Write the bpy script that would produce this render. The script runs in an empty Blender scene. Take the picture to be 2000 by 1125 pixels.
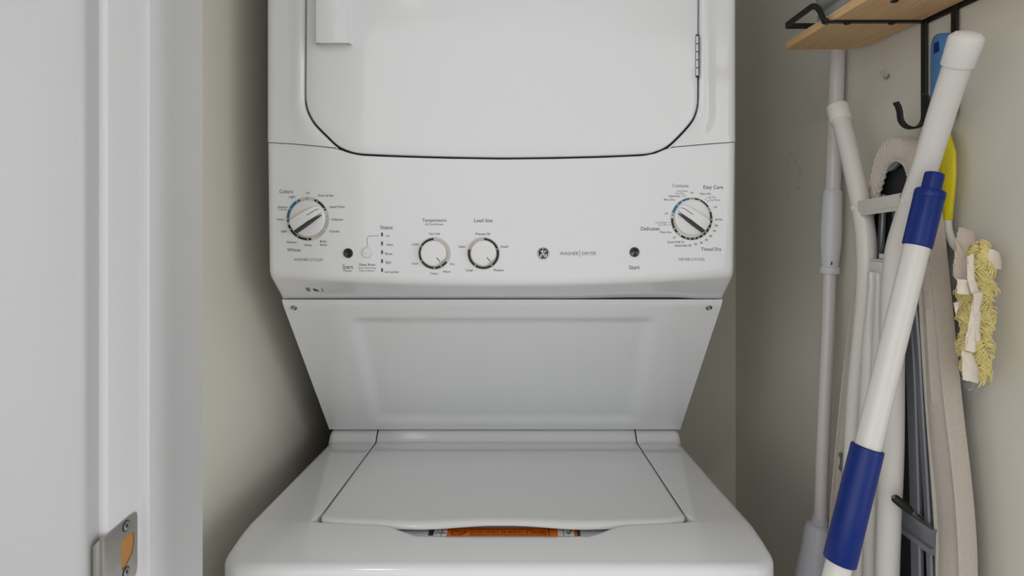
import bpy, bmesh, math, random
from mathutils import Vector, Matrix
random.seed(7)
PI = math.pi
SC = bpy.context.scene
COL = SC.collection

# ------------------------------------------------------------------ camera
F = 1200.0            # focal length in pixels of the 2000 px wide frame
VX, VY = 1005.0, 416.0
H = 1.353             # camera height
cam_data = bpy.data.cameras.new('camera')
cam_data.sensor_width = 36.0
cam_data.lens = 36.0 * F / 2000.0
cam_data.shift_x = (1000.0 - VX) / 2000.0
cam_data.shift_y = -(562.5 - VY) / 2000.0
cam_data.clip_start = 0.02
cam = bpy.data.objects.new('camera', cam_data)
cam.location = (0, 0, H)
cam.rotation_euler = (PI / 2, 0, 0)
COL.objects.link(cam)
SC.camera = cam

# ------------------------------------------------------------------ light
world = bpy.data.worlds.new('world')
SC.world = world
world.use_nodes = True
# unseen surroundings: even light with two added fill glows, front left and front right
wnt = world.node_tree
bg = wnt.nodes['Background']
bg.inputs[0].default_value = (0.985, 0.99, 1.0, 1)
wtc = wnt.nodes.new('ShaderNodeTexCoord')
def glow(direction, power, strength):
    d = wnt.nodes.new('ShaderNodeVectorMath')
    d.operation = 'DOT_PRODUCT'
    d.inputs[1].default_value = Vector(direction).normalized()
    wnt.links.new(wtc.outputs['Generated'], d.inputs[0])
    m = wnt.nodes.new('ShaderNodeMath')
    m.operation = 'MAXIMUM'
    m.inputs[1].default_value = 0.0
    wnt.links.new(d.outputs['Value'], m.inputs[0])
    p = wnt.nodes.new('ShaderNodeMath')
    p.operation = 'POWER'
    p.inputs[1].default_value = power
    wnt.links.new(m.outputs[0], p.inputs[0])
    k = wnt.nodes.new('ShaderNodeMath')
    k.operation = 'MULTIPLY'
    k.inputs[1].default_value = strength
    wnt.links.new(p.outputs[0], k.inputs[0])
    return k.outputs[0]
acc = wnt.nodes.new('ShaderNodeMath')
acc.operation = 'ADD'
wnt.links.new(glow((-1.75, -2.4, 0.5), 8.0, 2.4), acc.inputs[0])
wnt.links.new(glow((2.3, -1.9, 0.35), 7.0, 3.0), acc.inputs[1])
acc2 = wnt.nodes.new('ShaderNodeMath')
acc2.operation = 'ADD'
acc2.inputs[1].default_value = 0.42
wnt.links.new(acc.outputs[0], acc2.inputs[0])
wnt.links.new(acc2.outputs[0], bg.inputs[1])

def area_light(name, loc, target, sx, sy, power, color=(1, 1, 1)):
    d = bpy.data.lights.new(name, 'AREA')
    d.shape = 'RECTANGLE'
    d.size, d.size_y = sx, sy
    d.energy = power
    d.color = color
    o = bpy.data.objects.new(name, d)
    o.location = loc
    o.rotation_euler = (Vector(target) - Vector(loc)).to_track_quat('-Z', 'Y').to_euler()
    COL.objects.link(o)
    return o
lamp = area_light('hall_ceiling_light', (-0.60, -0.93, 2.40), (-0.30, -0.2, 1.0), 0.13, 0.13, 3.5, (1.0, 0.985, 0.955))
lamp.data.shape = 'DISK'

SC.view_settings.view_transform = 'Standard'
SC.view_settings.look = 'None'
SC.view_settings.gamma = 1.0
SC.view_settings.use_curve_mapping = False
SC.view_settings.exposure = -0.31

# ------------------------------------------------------------------ helpers
def at(px, py, D):
    """pixel + depth -> world"""
    return Vector(((px - VX) / F * D, D, H - (py - VY) / F * D))
def on_x(px, py, X):
    """pixel on a plane parallel to the right wall"""
    return at(px, py, X * F / (px - VX))
def on_y(px, py, fun):
    D = 0.88
    for _ in range(12):
        p = at(px, py, D)
        D = fun(p.x, p.z)
    return at(px, py, D)
def sstep(a, b, v):
    if a == b:
        return 0.0 if v < a else 1.0
    t = min(1.0, max(0.0, (v - a) / (b - a)))
    return t * t * (3 - 2 * t)
def lerp(a, b, t):
    return a + (b - a) * t

def srgb(r, g, b):
    def f(c):
        c /= 255.0
        return c / 12.92 if c <= 0.04045 else ((c + 0.055) / 1.055) ** 2.4
    return (f(r), f(g), f(b), 1)

def mat(name, col, rough=0.5, metal=0.0, coat=0.0, noise=0.0, nscale=40.0, bump=0.0, bscale=200.0,
        spec=0.5, stretch=None, sheen=0.0):
    m = bpy.data.materials.new(name)
    m.use_nodes = True
    nt = m.node_tree
    b = nt.nodes['Principled BSDF']
    b.inputs['Base Color'].default_value = col
    b.inputs['Roughness'].default_value = rough
    b.inputs['Metallic'].default_value = metal
    b.inputs['Coat Weight'].default_value = coat
    b.inputs['Specular IOR Level'].default_value = spec
    if sheen:
        b.inputs['Sheen Weight'].default_value = sheen
    tc = nt.nodes.new('ShaderNodeTexCoord')
    src = tc.outputs['Object']
    if stretch:
        mp = nt.nodes.new('ShaderNodeMapping')
        mp.inputs['Scale'].default_value = stretch
        nt.links.new(src, mp.inputs[0])
        src = mp.outputs[0]
    if noise > 0:
        n = nt.nodes.new('ShaderNodeTexNoise')
        n.inputs['Scale'].default_value = nscale
        n.inputs['Detail'].default_value = 4
        nt.links.new(src, n.inputs['Vector'])
        r = nt.nodes.new('ShaderNodeMix')
        r.data_type = 'RGBA'
        r.inputs[6].default_value = tuple(c * (1 - noise) for c in col[:3]) + (1,)
        r.inputs[7].default_value = tuple(min(1, c * (1 + noise)) for c in col[:3]) + (1,)
        nt.links.new(n.outputs['Fac'], r.inputs[0])
        nt.links.new(r.outputs[2], b.inputs['Base Color'])
    if bump > 0:
        n2 = nt.nodes.new('ShaderNodeTexNoise')
        n2.inputs['Scale'].default_value = bscale
        n2.inputs['Detail'].default_value = 3
        nt.links.new(src, n2.inputs['Vector'])
        bp = nt.nodes.new('ShaderNodeBump')
        bp.inputs['Strength'].default_value = bump
        bp.inputs['Distance'].default_value = 0.002
        nt.links.new(n2.outputs['Fac'], bp.inputs['Height'])
        nt.links.new(bp.outputs[0], b.inputs['Normal'])
    return m

ENAMEL = mat('white_enamel', srgb(233, 234, 235), 0.11, coat=0.15, noise=0.01, nscale=3)
PLASTIC_W = mat('white_knob_plastic', srgb(232, 232, 232), 0.28, noise=0.01)
GASKET = mat('dark_gasket', srgb(60, 60, 62), 0.6, noise=0.1)
CREAM = mat('cream_ring', srgb(205, 200, 188), 0.4, noise=0.02)
INK = mat('dark_grey_ink', srgb(70, 72, 75), 0.5, noise=0.03)
INK_L = mat('light_grey_ink', srgb(128, 129, 131), 0.5, noise=0.03)
BLACK_INK = mat('black_ink', srgb(26, 25, 24), 0.45, noise=0.05)
BLUE_INK = mat('blue_ink', srgb(10, 108, 144), 0.45, noise=0.05)
GREY_INK = mat('pale_grey_ink', srgb(182, 181, 174), 0.45, noise=0.03)
WHITE_INK = mat('white_ink', srgb(240, 240, 238), 0.4, noise=0.01)
BLACK_GLOSS = mat('black_gloss_plastic', srgb(22, 22, 24), 0.12, coat=0.5, noise=0.05)
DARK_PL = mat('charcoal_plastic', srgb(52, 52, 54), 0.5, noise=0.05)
CHROME = mat('steel', srgb(176, 176, 176), 0.28, metal=1.0, noise=0.06, nscale=80)
NICKEL = mat('worn_nickel', srgb(178, 174, 167), 0.27, metal=1.0, noise=0.15, nscale=60, bump=0.05)
PAINT = mat('white_trim_paint', srgb(222, 222, 223), 0.42, noise=0.015, nscale=6, bump=0.06, bscale=60)
CASING = mat('white_casing_paint', srgb(194, 194, 195), 0.36, noise=0.015, nscale=6, bump=0.08, bscale=40)
RAW_WOOD = mat('raw_wood', srgb(190, 135, 70), 0.7, noise=0.2, nscale=30, stretch=(1, 1, 0.2))
BLACK_MET = mat('black_powder_coat', srgb(20, 20, 19), 0.4, noise=0.1, nscale=100)
WHITE_TUBE = mat('white_enamel_tube', srgb(226, 222, 216), 0.25, noise=0.02, nscale=12)
WHITE_CAP = mat('white_rubber_cap', srgb(232, 229, 224), 0.5, noise=0.015)
POLE_PINK = mat('off_white_pole', srgb(222, 213, 212), 0.3, noise=0.02, nscale=15)
GREY_PL = mat('pale_grey_plastic', srgb(218, 219, 222), 0.4, noise=0.015)
BOTTLE_M = mat('bottle_plastic', srgb(208, 210, 216), 0.35, noise=0.02)
BLUE_PL = mat('blue_plastic', srgb(2, 38, 118), 0.36, noise=0.06, nscale=30, spec=0.35)
LBLUE_PL = mat('steel_blue_plastic', srgb(76, 130, 182), 0.42, noise=0.1, nscale=90, bump=0.15, bscale=150)
YELLOW_PL = mat('yellow_plastic', srgb(225, 208, 10), 0.35, noise=0.04)
WHITE_PL = mat('white_plastic', srgb(225, 222, 212), 0.4, noise=0.02)
COVER = mat('beige_linen', srgb(204, 193, 181), 0.85, noise=0.09, nscale=260, bump=0.35, bscale=700, sheen=0.2)
HEM = mat('cream_hem', srgb(206, 200, 188), 0.9, noise=0.15, nscale=600, bump=0.6, bscale=900)
MESH_D = mat('dark_board_panel', srgb(40, 41, 45), 0.5, metal=0.2, noise=0.15, nscale=150)
RAIL_M = mat('grey_steel_rail', srgb(142, 144, 150), 0.35, metal=0.45, noise=0.06, nscale=40)
FLUFF = mat('yellow_fibre', srgb(242, 226, 152), 0.9, noise=0.12, nscale=150, sheen=0.3)
FLAP = mat('white_nonwoven', srgb(238, 226, 208), 0.9, noise=0.05, nscale=300, bump=0.3, bscale=500)
FLAP_G = mat('taupe_nonwoven', srgb(200, 186, 170), 0.9, noise=0.05, nscale=300, bump=0.3, bscale=500)
ORANGE = mat('orange_label', srgb(238, 120, 14), 0.45, noise=0.05, nscale=60)
BOOK_M = mat('grey_cover', srgb(150, 153, 148), 0.4, noise=0.06, nscale=50)
PAGE_M = mat('pale_pages', srgb(214, 208, 198), 0.8, noise=0.05, nscale=400)
GREEN_INK = mat('green_ink', srgb(40, 110, 50), 0.5, noise=0.02)

def wood_mat():
    m = mat('light_ash_board', srgb(214, 164, 108), 0.5)
    nt = m.node_tree
    b = nt.nodes['Principled BSDF']
    tc = nt.nodes.new('ShaderNodeTexCoord')
    mp = nt.nodes.new('ShaderNodeMapping')
    mp.inputs['Scale'].default_value = (90, 4, 90)
    n = nt.nodes.new('ShaderNodeTexNoise')
    n.inputs['Scale'].default_value = 2.2
    n.inputs['Detail'].default_value = 6
    rp = nt.nodes.new('ShaderNodeValToRGB')
    rp.color_ramp.elements[0].color = srgb(216, 172, 120)
    rp.color_ramp.elements[1].color = srgb(238, 202, 154)
    rp.color_ramp.elements[0].position = 0.3
    rp.color_ramp.elements[1].position = 0.7
    nt.links.new(tc.outputs['Object'], mp.inputs[0])
    nt.links.new(mp.outputs[0], n.inputs['Vector'])
    nt.links.new(n.outputs['Fac'], rp.inputs[0])
    nt.links.new(rp.outputs[0], b.inputs['Base Color'])
    return m
WOOD = wood_mat()

def wall_mat():
    m = mat('greige_wall_paint', srgb(228, 224, 211), 0.5, bump=0.12, bscale=90)
    nt = m.node_tree
    b = nt.nodes['Principled BSDF']
    geo = nt.nodes.new('ShaderNodeNewGeometry')
    # a few faint scuffs on the paint beside the poles
    mp = nt.nodes.new('ShaderNodeMapping')
    mp.inputs['Scale'].default_value = (60, 34, 190)
    mp.inputs['Rotation'].default_value = (0.2, 0, 0)
    n = nt.nodes.new('ShaderNodeTexNoise')
    n.inputs['Scale'].default_value = 1.4
    n.inputs['Detail'].default_value = 5
    r = nt.nodes.new('ShaderNodeMapRange')
    r.inputs[1].default_value = 0.60
    r.inputs[2].default_value = 0.68
    dist = nt.nodes.new('ShaderNodeVectorMath')
    dist.operation = 'DISTANCE'
    c = on_x(1552, 334, 0.5616)
    dist.inputs[1].default_value = c
    fall = nt.nodes.new('ShaderNodeMapRange')
    fall.inputs[1].default_value = 0.07
    fall.inputs[2].default_value = 0.025
    mul = nt.nodes.new('ShaderNodeMath')
    mul.operation = 'MULTIPLY'
    mul2 = nt.nodes.new('ShaderNodeMath')
    mul2.operation = 'MULTIPLY'
    mul2.inputs[1].default_value = 0.45
    mx = nt.nodes.new('ShaderNodeMix')
    mx.data_type = 'RGBA'
    mx.inputs[6].default_value = srgb(228, 224, 211)
    mx.inputs[7].default_value = srgb(70, 66, 60)
    nt.links.new(geo.outputs['Position'], mp.inputs[0])
    nt.links.new(mp.outputs[0], n.inputs['Vector'])
    nt.links.new(n.outputs['Fac'], r.inputs[0])
    nt.links.new(geo.outputs['Position'], dist.inputs[0])
    nt.links.new(dist.outputs['Value'], fall.inputs[0])
    nt.links.new(r.outputs[0], mul.inputs[0])
    nt.links.new(fall.outputs[0], mul.inputs[1])
    nt.links.new(mul.outputs[0], mul2.inputs[0])
    nt.links.new(mul2.outputs[0], mx.inputs[0])
    nt.links.new(mx.outputs[2], b.inputs['Base Color'])
    return m
WALL = wall_mat()
HALL = mat('hall_wall_paint', srgb(232, 231, 228), 0.6, bump=0.1, bscale=90)
CEIL = mat('ceiling_paint', srgb(232, 232, 230), 0.7, bump=0.1, bscale=120)
FLOOR = mat('floor_planks', srgb(196, 190, 182), 0.45, noise=0.2, nscale=6, stretch=(1, 10, 1))

def film_mat():
    m = bpy.data.materials.new('clear_film')
    m.use_nodes = True
    nt = m.node_tree
    for n in list(nt.nodes):
        nt.nodes.remove(n)
    out = nt.nodes.new('ShaderNodeOutputMaterial')
    tr = nt.nodes.new('ShaderNodeBsdfTransparent')
    tr.inputs[0].default_value = (0.90, 0.91, 0.93, 1)
    gl = nt.nodes.new('ShaderNodeBsdfGlossy')
    gl.inputs['Roughness'].default_value = 0.12
    n = nt.nodes.new('ShaderNodeTexNoise')
    n.inputs['Scale'].default_value = 90
    bp = nt.nodes.new('ShaderNodeBump')
    bp.inputs['Strength'].default_value = 0.4
    nt.links.new(n.outputs['Fac'], bp.inputs['Height'])
    nt.links.new(bp.outputs[0], gl.inputs['Normal'])
    mx = nt.nodes.new('ShaderNodeMixShader')
    mx.inputs[0].default_value = 0.12
    nt.links.new(tr.outputs[0], mx.inputs[1])
    nt.links.new(gl.outputs[0], mx.inputs[2])
    nt.links.new(mx.outputs[0], out.inputs[0])
    return m
FILM = film_mat()

class MB:
    def __init__(self):
        self.v, self.f, self.mi = [], [], []
    def add(self, vs, fs, mi=0):
        o = len(self.v)
        self.v += [tuple(p) for p in vs]
        self.f += [tuple(i + o for i in f) for f in fs]
        self.mi += [mi] * len(fs)
    def grid(self, rows, mi=0, close_u=False, close_v=False):
        nr, nc = len(rows), len(rows[0])
        vs = [p for r in rows for p in r]
        fs = []
        for i in range(nr if close_v else nr - 1):
            for j in range(nc if close_u else nc - 1):
                a, b = i * nc + j, i * nc + (j + 1) % nc
                c, d = ((i + 1) % nr) * nc + (j + 1) % nc, ((i + 1) % nr) * nc + j
                fs.append((a, b, c, d))
        self.add(vs, fs, mi)
    def fan(self, ring, centre, mi=0):
        n = len(ring)
        self.add(list(ring) + [centre], [(i, (i + 1) % n, n) for i in range(n)], mi)
    def box(self, lo, hi, mi=0):
        x0, y0, z0 = lo
        x1, y1, z1 = hi
        vs = [(x0, y0, z0), (x1, y0, z0), (x1, y1, z0), (x0, y1, z0), (x0, y0, z1), (x1, y0, z1), (x1, y1, z1), (x0, y1, z1)]
        self.add(vs, [(0, 3, 2, 1), (4, 5, 6, 7), (0, 1, 5, 4), (1, 2, 6, 5), (2, 3, 7, 6), (3, 0, 4, 7)], mi)
    def tube(self, pts, rad, n=20, mi=0, cap=True, flat=None, up=None):
        """sweep; flat = (width, thickness) for a flat bar with 'up' as the width direction"""
        pts = [Vector(p) for p in pts]
        m = len(pts)
        if not isinstance(rad, (list, tuple)):
            rad = [rad] * m
        rows, prev = [], None
        for i, p in enumerate(pts):
            t = (pts[min(i + 1, m - 1)] - pts[max(i - 1, 0)]).normalized()
            if prev is None:
                ref = Vector(up) if up is not None else (Vector((0, 0, 1)) if abs(t.z) < 0.9 else Vector((0, 1, 0)))
            else:
                ref = Vector(up) if up is not None else prev
            a = (ref - t * ref.dot(t))
            if a.length < 1e-6:
                a = prev if prev is not None else t.orthogonal()
            a.normalize()
            b = t.cross(a)
            prev = a
            if flat:
                w, h = flat[0] / 2, flat[1] / 2
                e = min(w, h) * 0.5
                sec = [(w, h - e), (w - e, h), (-w + e, h), (-w, h - e), (-w, -h + e), (-w + e, -h), (w - e, -h), (w, -h + e)]
                rows.append([p + a * q[0] + b * q[1] for q in sec])
            else:
                rows.append([p + (a * math.cos(2 * PI * k / n) + b * math.sin(2 * PI * k / n)) * rad[i] for k in range(n)])
        self.grid(rows, mi, close_u=True)
        if cap:
            self.fan(rows[0][::-1], pts[0], mi)
            self.fan(rows[-1], pts[-1], mi)
    def lathe(self, prof, axis_o, axis_d, n=32, mi=0):
        """prof: (distance along axis, radius)"""
        d = Vector(axis_d).normalized()
        a = d.orthogonal().normalized()
        b = d.cross(a)
        o = Vector(axis_o)
        rows = [[o + d * s + (a * math.cos(2 * PI * k / n) + b * math.sin(2 * PI * k / n)) * max(r, 1e-5) for k in range(n)] for s, r in prof]
        self.grid(rows, mi, close_u=True)
    def prism(self, poly, d0, d1, fn, mi=0):
        """poly of (u, v); fn(u, v, d) -> xyz"""
        n = len(poly)
        vs = [fn(u, v, d0) for u, v in poly] + [fn(u, v, d1) for u, v in poly]
        fs = [tuple(range(n))[::-1], tuple(range(n, 2 * n))]
        fs += [(i, (i + 1) % n, n + (i + 1) % n, n + i) for i in range(n)]
        self.add(vs, fs, mi)
    def build(self, name, mats, parent=None, smooth=35, bevel=0, origin=None, weld=True):
        me = bpy.data.meshes.new(name)
        o_ = Vector(origin) if origin is not None else Vector((0, 0, 0))
        me.from_pydata([tuple(Vector(p) - o_) for p in self.v], [], self.f)
        if not isinstance(mats, (list, tuple)):
            mats = [mats]
        for m in mats:
            me.materials.append(m)
        me.polygons.foreach_set('material_index', self.mi)
        bm = bmesh.new()
        bm.from_mesh(me)
        if weld:
            bmesh.ops.remove_doubles(bm, verts=bm.verts, dist=1e-5)
            bmesh.ops.recalc_face_normals(bm, faces=bm.faces)
        if bevel:
            es = [e for e in bm.edges if len(e.link_faces) == 2 and e.calc_face_angle(0) > 0.6]
            bmesh.ops.bevel(bm, geom=es, offset=bevel, segments=3, profile=0.6, affect='EDGES')
        bm.to_mesh(me)
        bm.free()
        if smooth:
            me.polygons.foreach_set('use_smooth', [True] * len(me.polygons))
            me.set_sharp_from_angle(angle=math.radians(smooth))
        o = bpy.data.objects.new(name, me)
        COL.objects.link(o)
        o.location = o_
        if parent is not None:
            o.parent = parent
            pm = Matrix.Translation(world_loc(parent))
            o.location = o_ - world_loc(parent)
        return o

def world_loc(o):
    v = Vector(o.location)
    while o.parent:
        o = o.parent
        v += o.location
    return v
def thing(name, label, cat, loc, group=None):
    o = bpy.data.objects.new(name, None)
    o.empty_display_size = 0.05
    o.location = loc
    COL.objects.link(o)
    return tag(o, label, cat, group)
def tag(o, label, cat, group=None):
    o['label'] = label
    o['category'] = cat
    if group:
        o['group'] = group
    return o
def struct(o):
    o['kind'] = 'structure'
    return o
def lab(o, s):
    o['label'] = s
    return o

def catmull(pts, per=6):
    pts = [Vector(p) for p in pts]
    out = []
    n = len(pts)
    for i in range(n - 1):
        p0, p1, p2, p3 = pts[max(i - 1, 0)], pts[i], pts[i + 1], pts[min(i + 2, n - 1)]
        for k in range(per):
            t = k / per
            out.append(0.5 * ((2 * p1) + (p2 - p0) * t + (2 * p0 - 5 * p1 + 4 * p2 - p3) * t * t + (3 * p1 - p0 - 3 * p2 + p3) * t ** 3))
    out.append(pts[-1])
    return out
def resample(pts, n):
    pts = [Vector(p) for p in pts]
    L = [0]
    for a, b in zip(pts, pts[1:]):
        L.append(L[-1] + (b - a).length)
    out, j = [], 0
    for k in range(n):
        s = L[-1] * k / (n - 1)
        while j < len(pts) - 2 and L[j + 1] < s:
            j += 1
        d = L[j + 1] - L[j]
        out.append(pts[j].lerp(pts[j + 1], (s - L[j]) / d if d > 0 else 0))
    return out
def fillet(pts, r, seg=5):
    """round the inner corners of an open polyline; r is a number or one per point"""
    pts = [Vector(p) for p in pts]
    out = [pts[0]]
    for i in range(1, len(pts) - 1):
        rr = r[i] if isinstance(r, (list, tuple)) else r
        p, a, b = pts[i], pts[i - 1] - pts[i], pts[i + 1] - pts[i]
        d = min(rr, a.length * 0.49, b.length * 0.49)
        A, B = p + a.normalized() * d, p + b.normalized() * d
        for k in range(seg + 1):
            t = k / seg
            out.append((1 - t) ** 2 * A + 2 * t * (1 - t) * p + t * t * B)
    out.append(pts[-1])
    return out
def interp(tab, v):
    if v <= tab[0][0]:
        return tab[0][1]
    for (a, fa), (b, fb) in zip(tab, tab[1:]):
        if v <= b:
            return fa + (fb - fa) * (v - a) / (b - a)
    return tab[-1][1]

_fc = {}
def text_mesh(s):
    """flat outline of a word: verts (u, v) with u in 0..1 of its width, and faces"""
    if s in _fc:
        return _fc[s]
    cu = bpy.data.curves.new('t', 'FONT')
    cu.body = s
    cu.resolution_u = 3
    ob = bpy.data.objects.new('t', cu)
    me = bpy.data.meshes.new_from_object(ob)
    vs = [(v.co.x, v.co.y) for v in me.vertices]
    fs = [tuple(p.vertices) for p in me.polygons]
    bpy.data.objects.remove(ob)
    bpy.data.curves.remove(cu)
    bpy.data.meshes.remove(me)
    x0, x1 = min(v[0] for v in vs), max(v[0] for v in vs)
    y0, y1 = min(v[1] for v in vs), max(v[1] for v in vs)
    _fc[s] = ([((x - x0) / (x1 - x0), (y - (y0 + y1) / 2) / (x1 - x0)) for x, y in vs], fs)
    return _fc[s]

# ================================================================== THE SETTING
XR, XL, YB, ZC = 0.5616, -0.428, 1.56, 2.44
YF = 0.667            # inner face of the front partition
def wall(name, lo, hi, m, bevel=0):
    b = MB()
    b.box(lo, hi)
    return struct(b.build(name, m, bevel=bevel))
wall('floor', (-2.6, -2.4, -0.05), (2.6, YB + 0.1, 0.0), FLOOR)
wall('ceiling', (-2.6, -1.9, ZC), (2.6, YB + 0.1, ZC + 0.05), CEIL)
wall('wall_back', (XL - 0.1, YB, 0), (XR + 0.1, YB + 0.1, ZC), WALL)
wall('wall_left', (XL - 0.1, YF - 0.02, 0), (XL, YB, ZC), WALL)
wall('wall_right', (XR, YF + 0.004, 0), (XR + 0.1, YB, ZC), WALL)
wall('wall_front', (-2.6, 0.512, 0), (-0.365, YF - 0.021, ZC), HALL)
wall('wall_partition', (0.60, 0.512, 0), (2.6, YF, ZC), HALL)

# door frame: casing, jamb, stop
b = MB()
cas = [(-0.4405, 0.512), (-0.4405, 0.497), (-0.430, 0.4945), (-0.3585, 0.5005), (-0.353, 0.5035), (-0.352, 0.507), (-0.352, 0.5205), (-0.366, 0.5205)]
b.prism(cas, 0.0, 2.12, lambda u, v, d: (u, v, d))
struct(b.build('trim_1', CASING, smooth=50))
b = MB()
jam = [(-0.3655, 0.5205), (-0.3465, 0.5205), (-0.345, 0.522), (-0.345, 0.60), (-0.3655, 0.60)]
b.prism(jam, 0.0, 2.08, lambda u, v, d: (u, v, d))
struct(b.build('trim_2', PAINT, smooth=50))
b = MB()
stp = [(-0.346, 0.5672), (-0.3395, 0.5672), (-0.3378, 0.5685), (-0.3378, 0.6058), (-0.3385, 0.6064), (-0.3385, YF - 0.0005), (-0.3395, YF + 0.001), (-0.346, YF + 0.001)]
b.prism(stp, 0.0, 2.08, lambda u, v, d: (u, v, d))
struct(b.build('trim_3', PAINT, smooth=50))
b = MB()
b.box((-0.3655, 0.6005, 0), (-0.3462, YF + 0.001, 2.08))
struct(b.build('trim_4', PAINT))
b = MB()
b.box((XR - 0.0005, 0.5205, 0), (0.60, YF + 0.0035, 2.08))
struct(b.build('trim_5', PAINT, bevel=0.002))

# strike plate on the jamb
sp = thing('strike_plate', 'worn nickel strike plate screwed to the white door jamb', 'strike plate', (-0.3445, 0.54, 1.05))
XP = -0.3448
zt, zb = 1.0825, 1.0245
def plate():
    b = MB()
    outer = [(0.5220, zt - 0.001), (0.548, zt), (0.5585, zt - 0.0005), (0.5595, zt - 0.006), (0.5595, zb + 0.006), (0.5570, zb), (0.548, zb), (0.522, zb + 0.001)]
    hole = [(0.5365, 1.0665), (0.5450, 1.0670), (0.5520, 1.0660), (0.5548, 1.0620), (0.5548, 1.0540), (0.5515, 1.0470), (0.5440, 1.0412), (0.5372, 1.0402)]
    O = resample([Vector((p[0], p[1], 0)) for p in outer + outer[:1]], 65)[:-1]
    Hh = resample([Vector((p[0], p[1], 0)) for p in hole + hole[:1]], 65)[:-1]
    # pair points by angle about the hole centre
    c = Vector((0.5458, 1.0535, 0))
    def ray(poly, ang):
        d = Vector((math.cos(ang), math.sin(ang), 0))
        best = 0
        for i in range(len(poly)):
            p, q = poly[i] - c, poly[(i + 1) % len(poly)] - c
            e = q - p
            den = d.x * e.y - d.y * e.x
            if abs(den) < 1e-12:
                continue
            t = (p.x * e.y - p.y * e.x) / den
            s = (p.x * d.y - p.y * d.x) / den
            if t > 0 and -1e-6 <= s <= 1 + 1e-6:
                best = max(best, t)
        return c + d * best
    angs = [2 * PI * k / 96 for k in range(96)]
    for pts in (outer,):
        angs += [math.atan2(p[1] - c.y, p[0] - c.x) % (2 * PI) for p in pts]
    angs.sort()
    O = [ray(O, a) for a in angs]
    Hh = [ray(Hh, a) for a in angs]
    X1 = XP + 0.0014
    rows = [[(XP - 0.004, h.x, h.y) for h in Hh], [(X1, h.x, h.y) for h in Hh], [(X1, o.x, o.y) for o in O], [(XP, o.x, o.y) for o in O]]
    b.grid(rows, close_u=True)
    # curved lip that reaches past the jamb edge
    lip = [(X1, 0.5225), (X1, 0.5175), (X1 - 0.0002, 0.5135), (X1 - 0.0012, 0.5105), (X1 - 0.0030, 0.5085), (X1 - 0.0050, 0.5078)]
    lip = [(p.x, p.y) for p in catmull([Vector((u, v, 0)) for u, v in lip], 4)]
    rows = []
    for k, (u, v) in enumerate(lip):
        e = 0.004 * sstep(len(lip) * 0.5, len(lip), k)
        zt2, zb2 = zt - 0.001 - e, zb + 0.001 + e
        w = 0.0007
        rows.append([(u - w, v + w * 0.5, zt2), (u + w * 0.4, v - w * 0.5, zt2), (u + w * 0.4, v - w * 0.5, zb2), (u - w, v + w * 0.5, zb2)])
    b.grid(rows, close_u=True)
    e = rows[-1]
    b.add(e, [(0, 1, 2, 3)])
    return b
plate().build('plate', NICKEL, sp, smooth=35)
b = MB()
b.box((XP + 0.0001, 0.5355, 1.039), (XP + 0.0004, 0.556, 1.068))
b.build('latch_recess', RAW_WOOD, sp)
for py in (1027, 1117):
    b = MB()
    c = on_x(243, py, XP + 0.0014)
    c = Vector((XP + 0.0014, 0.543, H - (py - VY) / F * 0.543))
    b.lathe([(0.0001, 0.0048), (0.0003, 0.0048), (0.0003, 0.0038)], c, (1, 0, 0), 24, 1)
    b.lathe([(0.0, 0.0038), (0.0006, 0.0037), (0.0010, 0.0026), (0.0010, 0.0016)], c, (1, 0, 0), 24, 0)
    b.lathe([(0.0010, 0.0016), (0.0002, 0.0012), (0.0002, 0)], c, (1, 0, 0), 24, 1)
    b.build('screw', [CHROME, DARK_PL], sp, weld=False)

# ================================================================== WASHER DRYER
XC, HW = -0.019, 0.34
ML, MR = XC - HW, XC + HW
wd = thing('laundry_center', 'white stacked washer and dryer unit filling the closet', 'washer dryer', (XC, 1.12, 0))

def bow(x):
    u = (x - XC) / HW
    return 1 - min(1.0, u * u)
def side_round(x, r=0.010):
    e = HW - abs(x - XC)
    if e >= r:
        return 0.0
    e = max(0, e)
    return r - math.sqrt(max(0, r * r - (r - e) ** 2))
def Yd(x, z=0):          # dryer front frame
    return 0.884 - 0.014 * bow(x)
Z_SEAM = H + 0.103
def Yc(x, z):            # console front
    return 0.887 - 0.015 * bow(x) + 0.006 * (Z_SEAM - z) / 0.19

# ---- dryer door outline, found on the bowed front
door_px = [(599, -20), (598.5, 100), (598, 180), (598.5, 196), (601, 211), (607, 226), (618, 243), (640, 265.5), (660, 284), (680, 294), (703, 299.3),
           (740, 301.5), (800, 303.8), (880, 306), (980, 307.5), (1080, 306.5), (1180, 304), (1256, 300.5), (1281, 295.5), (1303, 285), (1326, 264),
           (1348, 239), (1357, 222), (1361, 205), (1362, 188), (1362.5, 100), (1363, -20)]
lowpts = [on_y(px, py, lambda x, z: Yd(x)) for px, py in door_px]
zmid = lowpts[0].z + 0.13
low = [Vector((p.x, 0, p.z)) for p in lowpts]
up = [Vector((p.x, 0, 2 * zmid - p.z)) for p in reversed(low)]
outline = low + up
dense = []
cl = catmull(low, 8)
cu_ = catmull(up, 8)
dense = cl + cu_                       # closed loop: down the left, along the bottom, up the right, back over the top
ccx = sum(p.x for p in dense) / len(dense)
def offset_loop(loop, d):
    n = len(loop)
    out = []
    for i in range(n):
        t = loop[(i + 1) % n] - loop[i - 1]
        if t.length < 1e-9:
            out.append(loop[i].copy())
            continue
        t.normalize()
        nrm = Vector((t.z, 0, -t.x))       # outward for this winding
        if nrm.dot(loop[i] - Vector((ccx, 0, zmid))) < 0:
            nrm = -nrm
        out.append(loop[i] + nrm * d)
    return out
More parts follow.
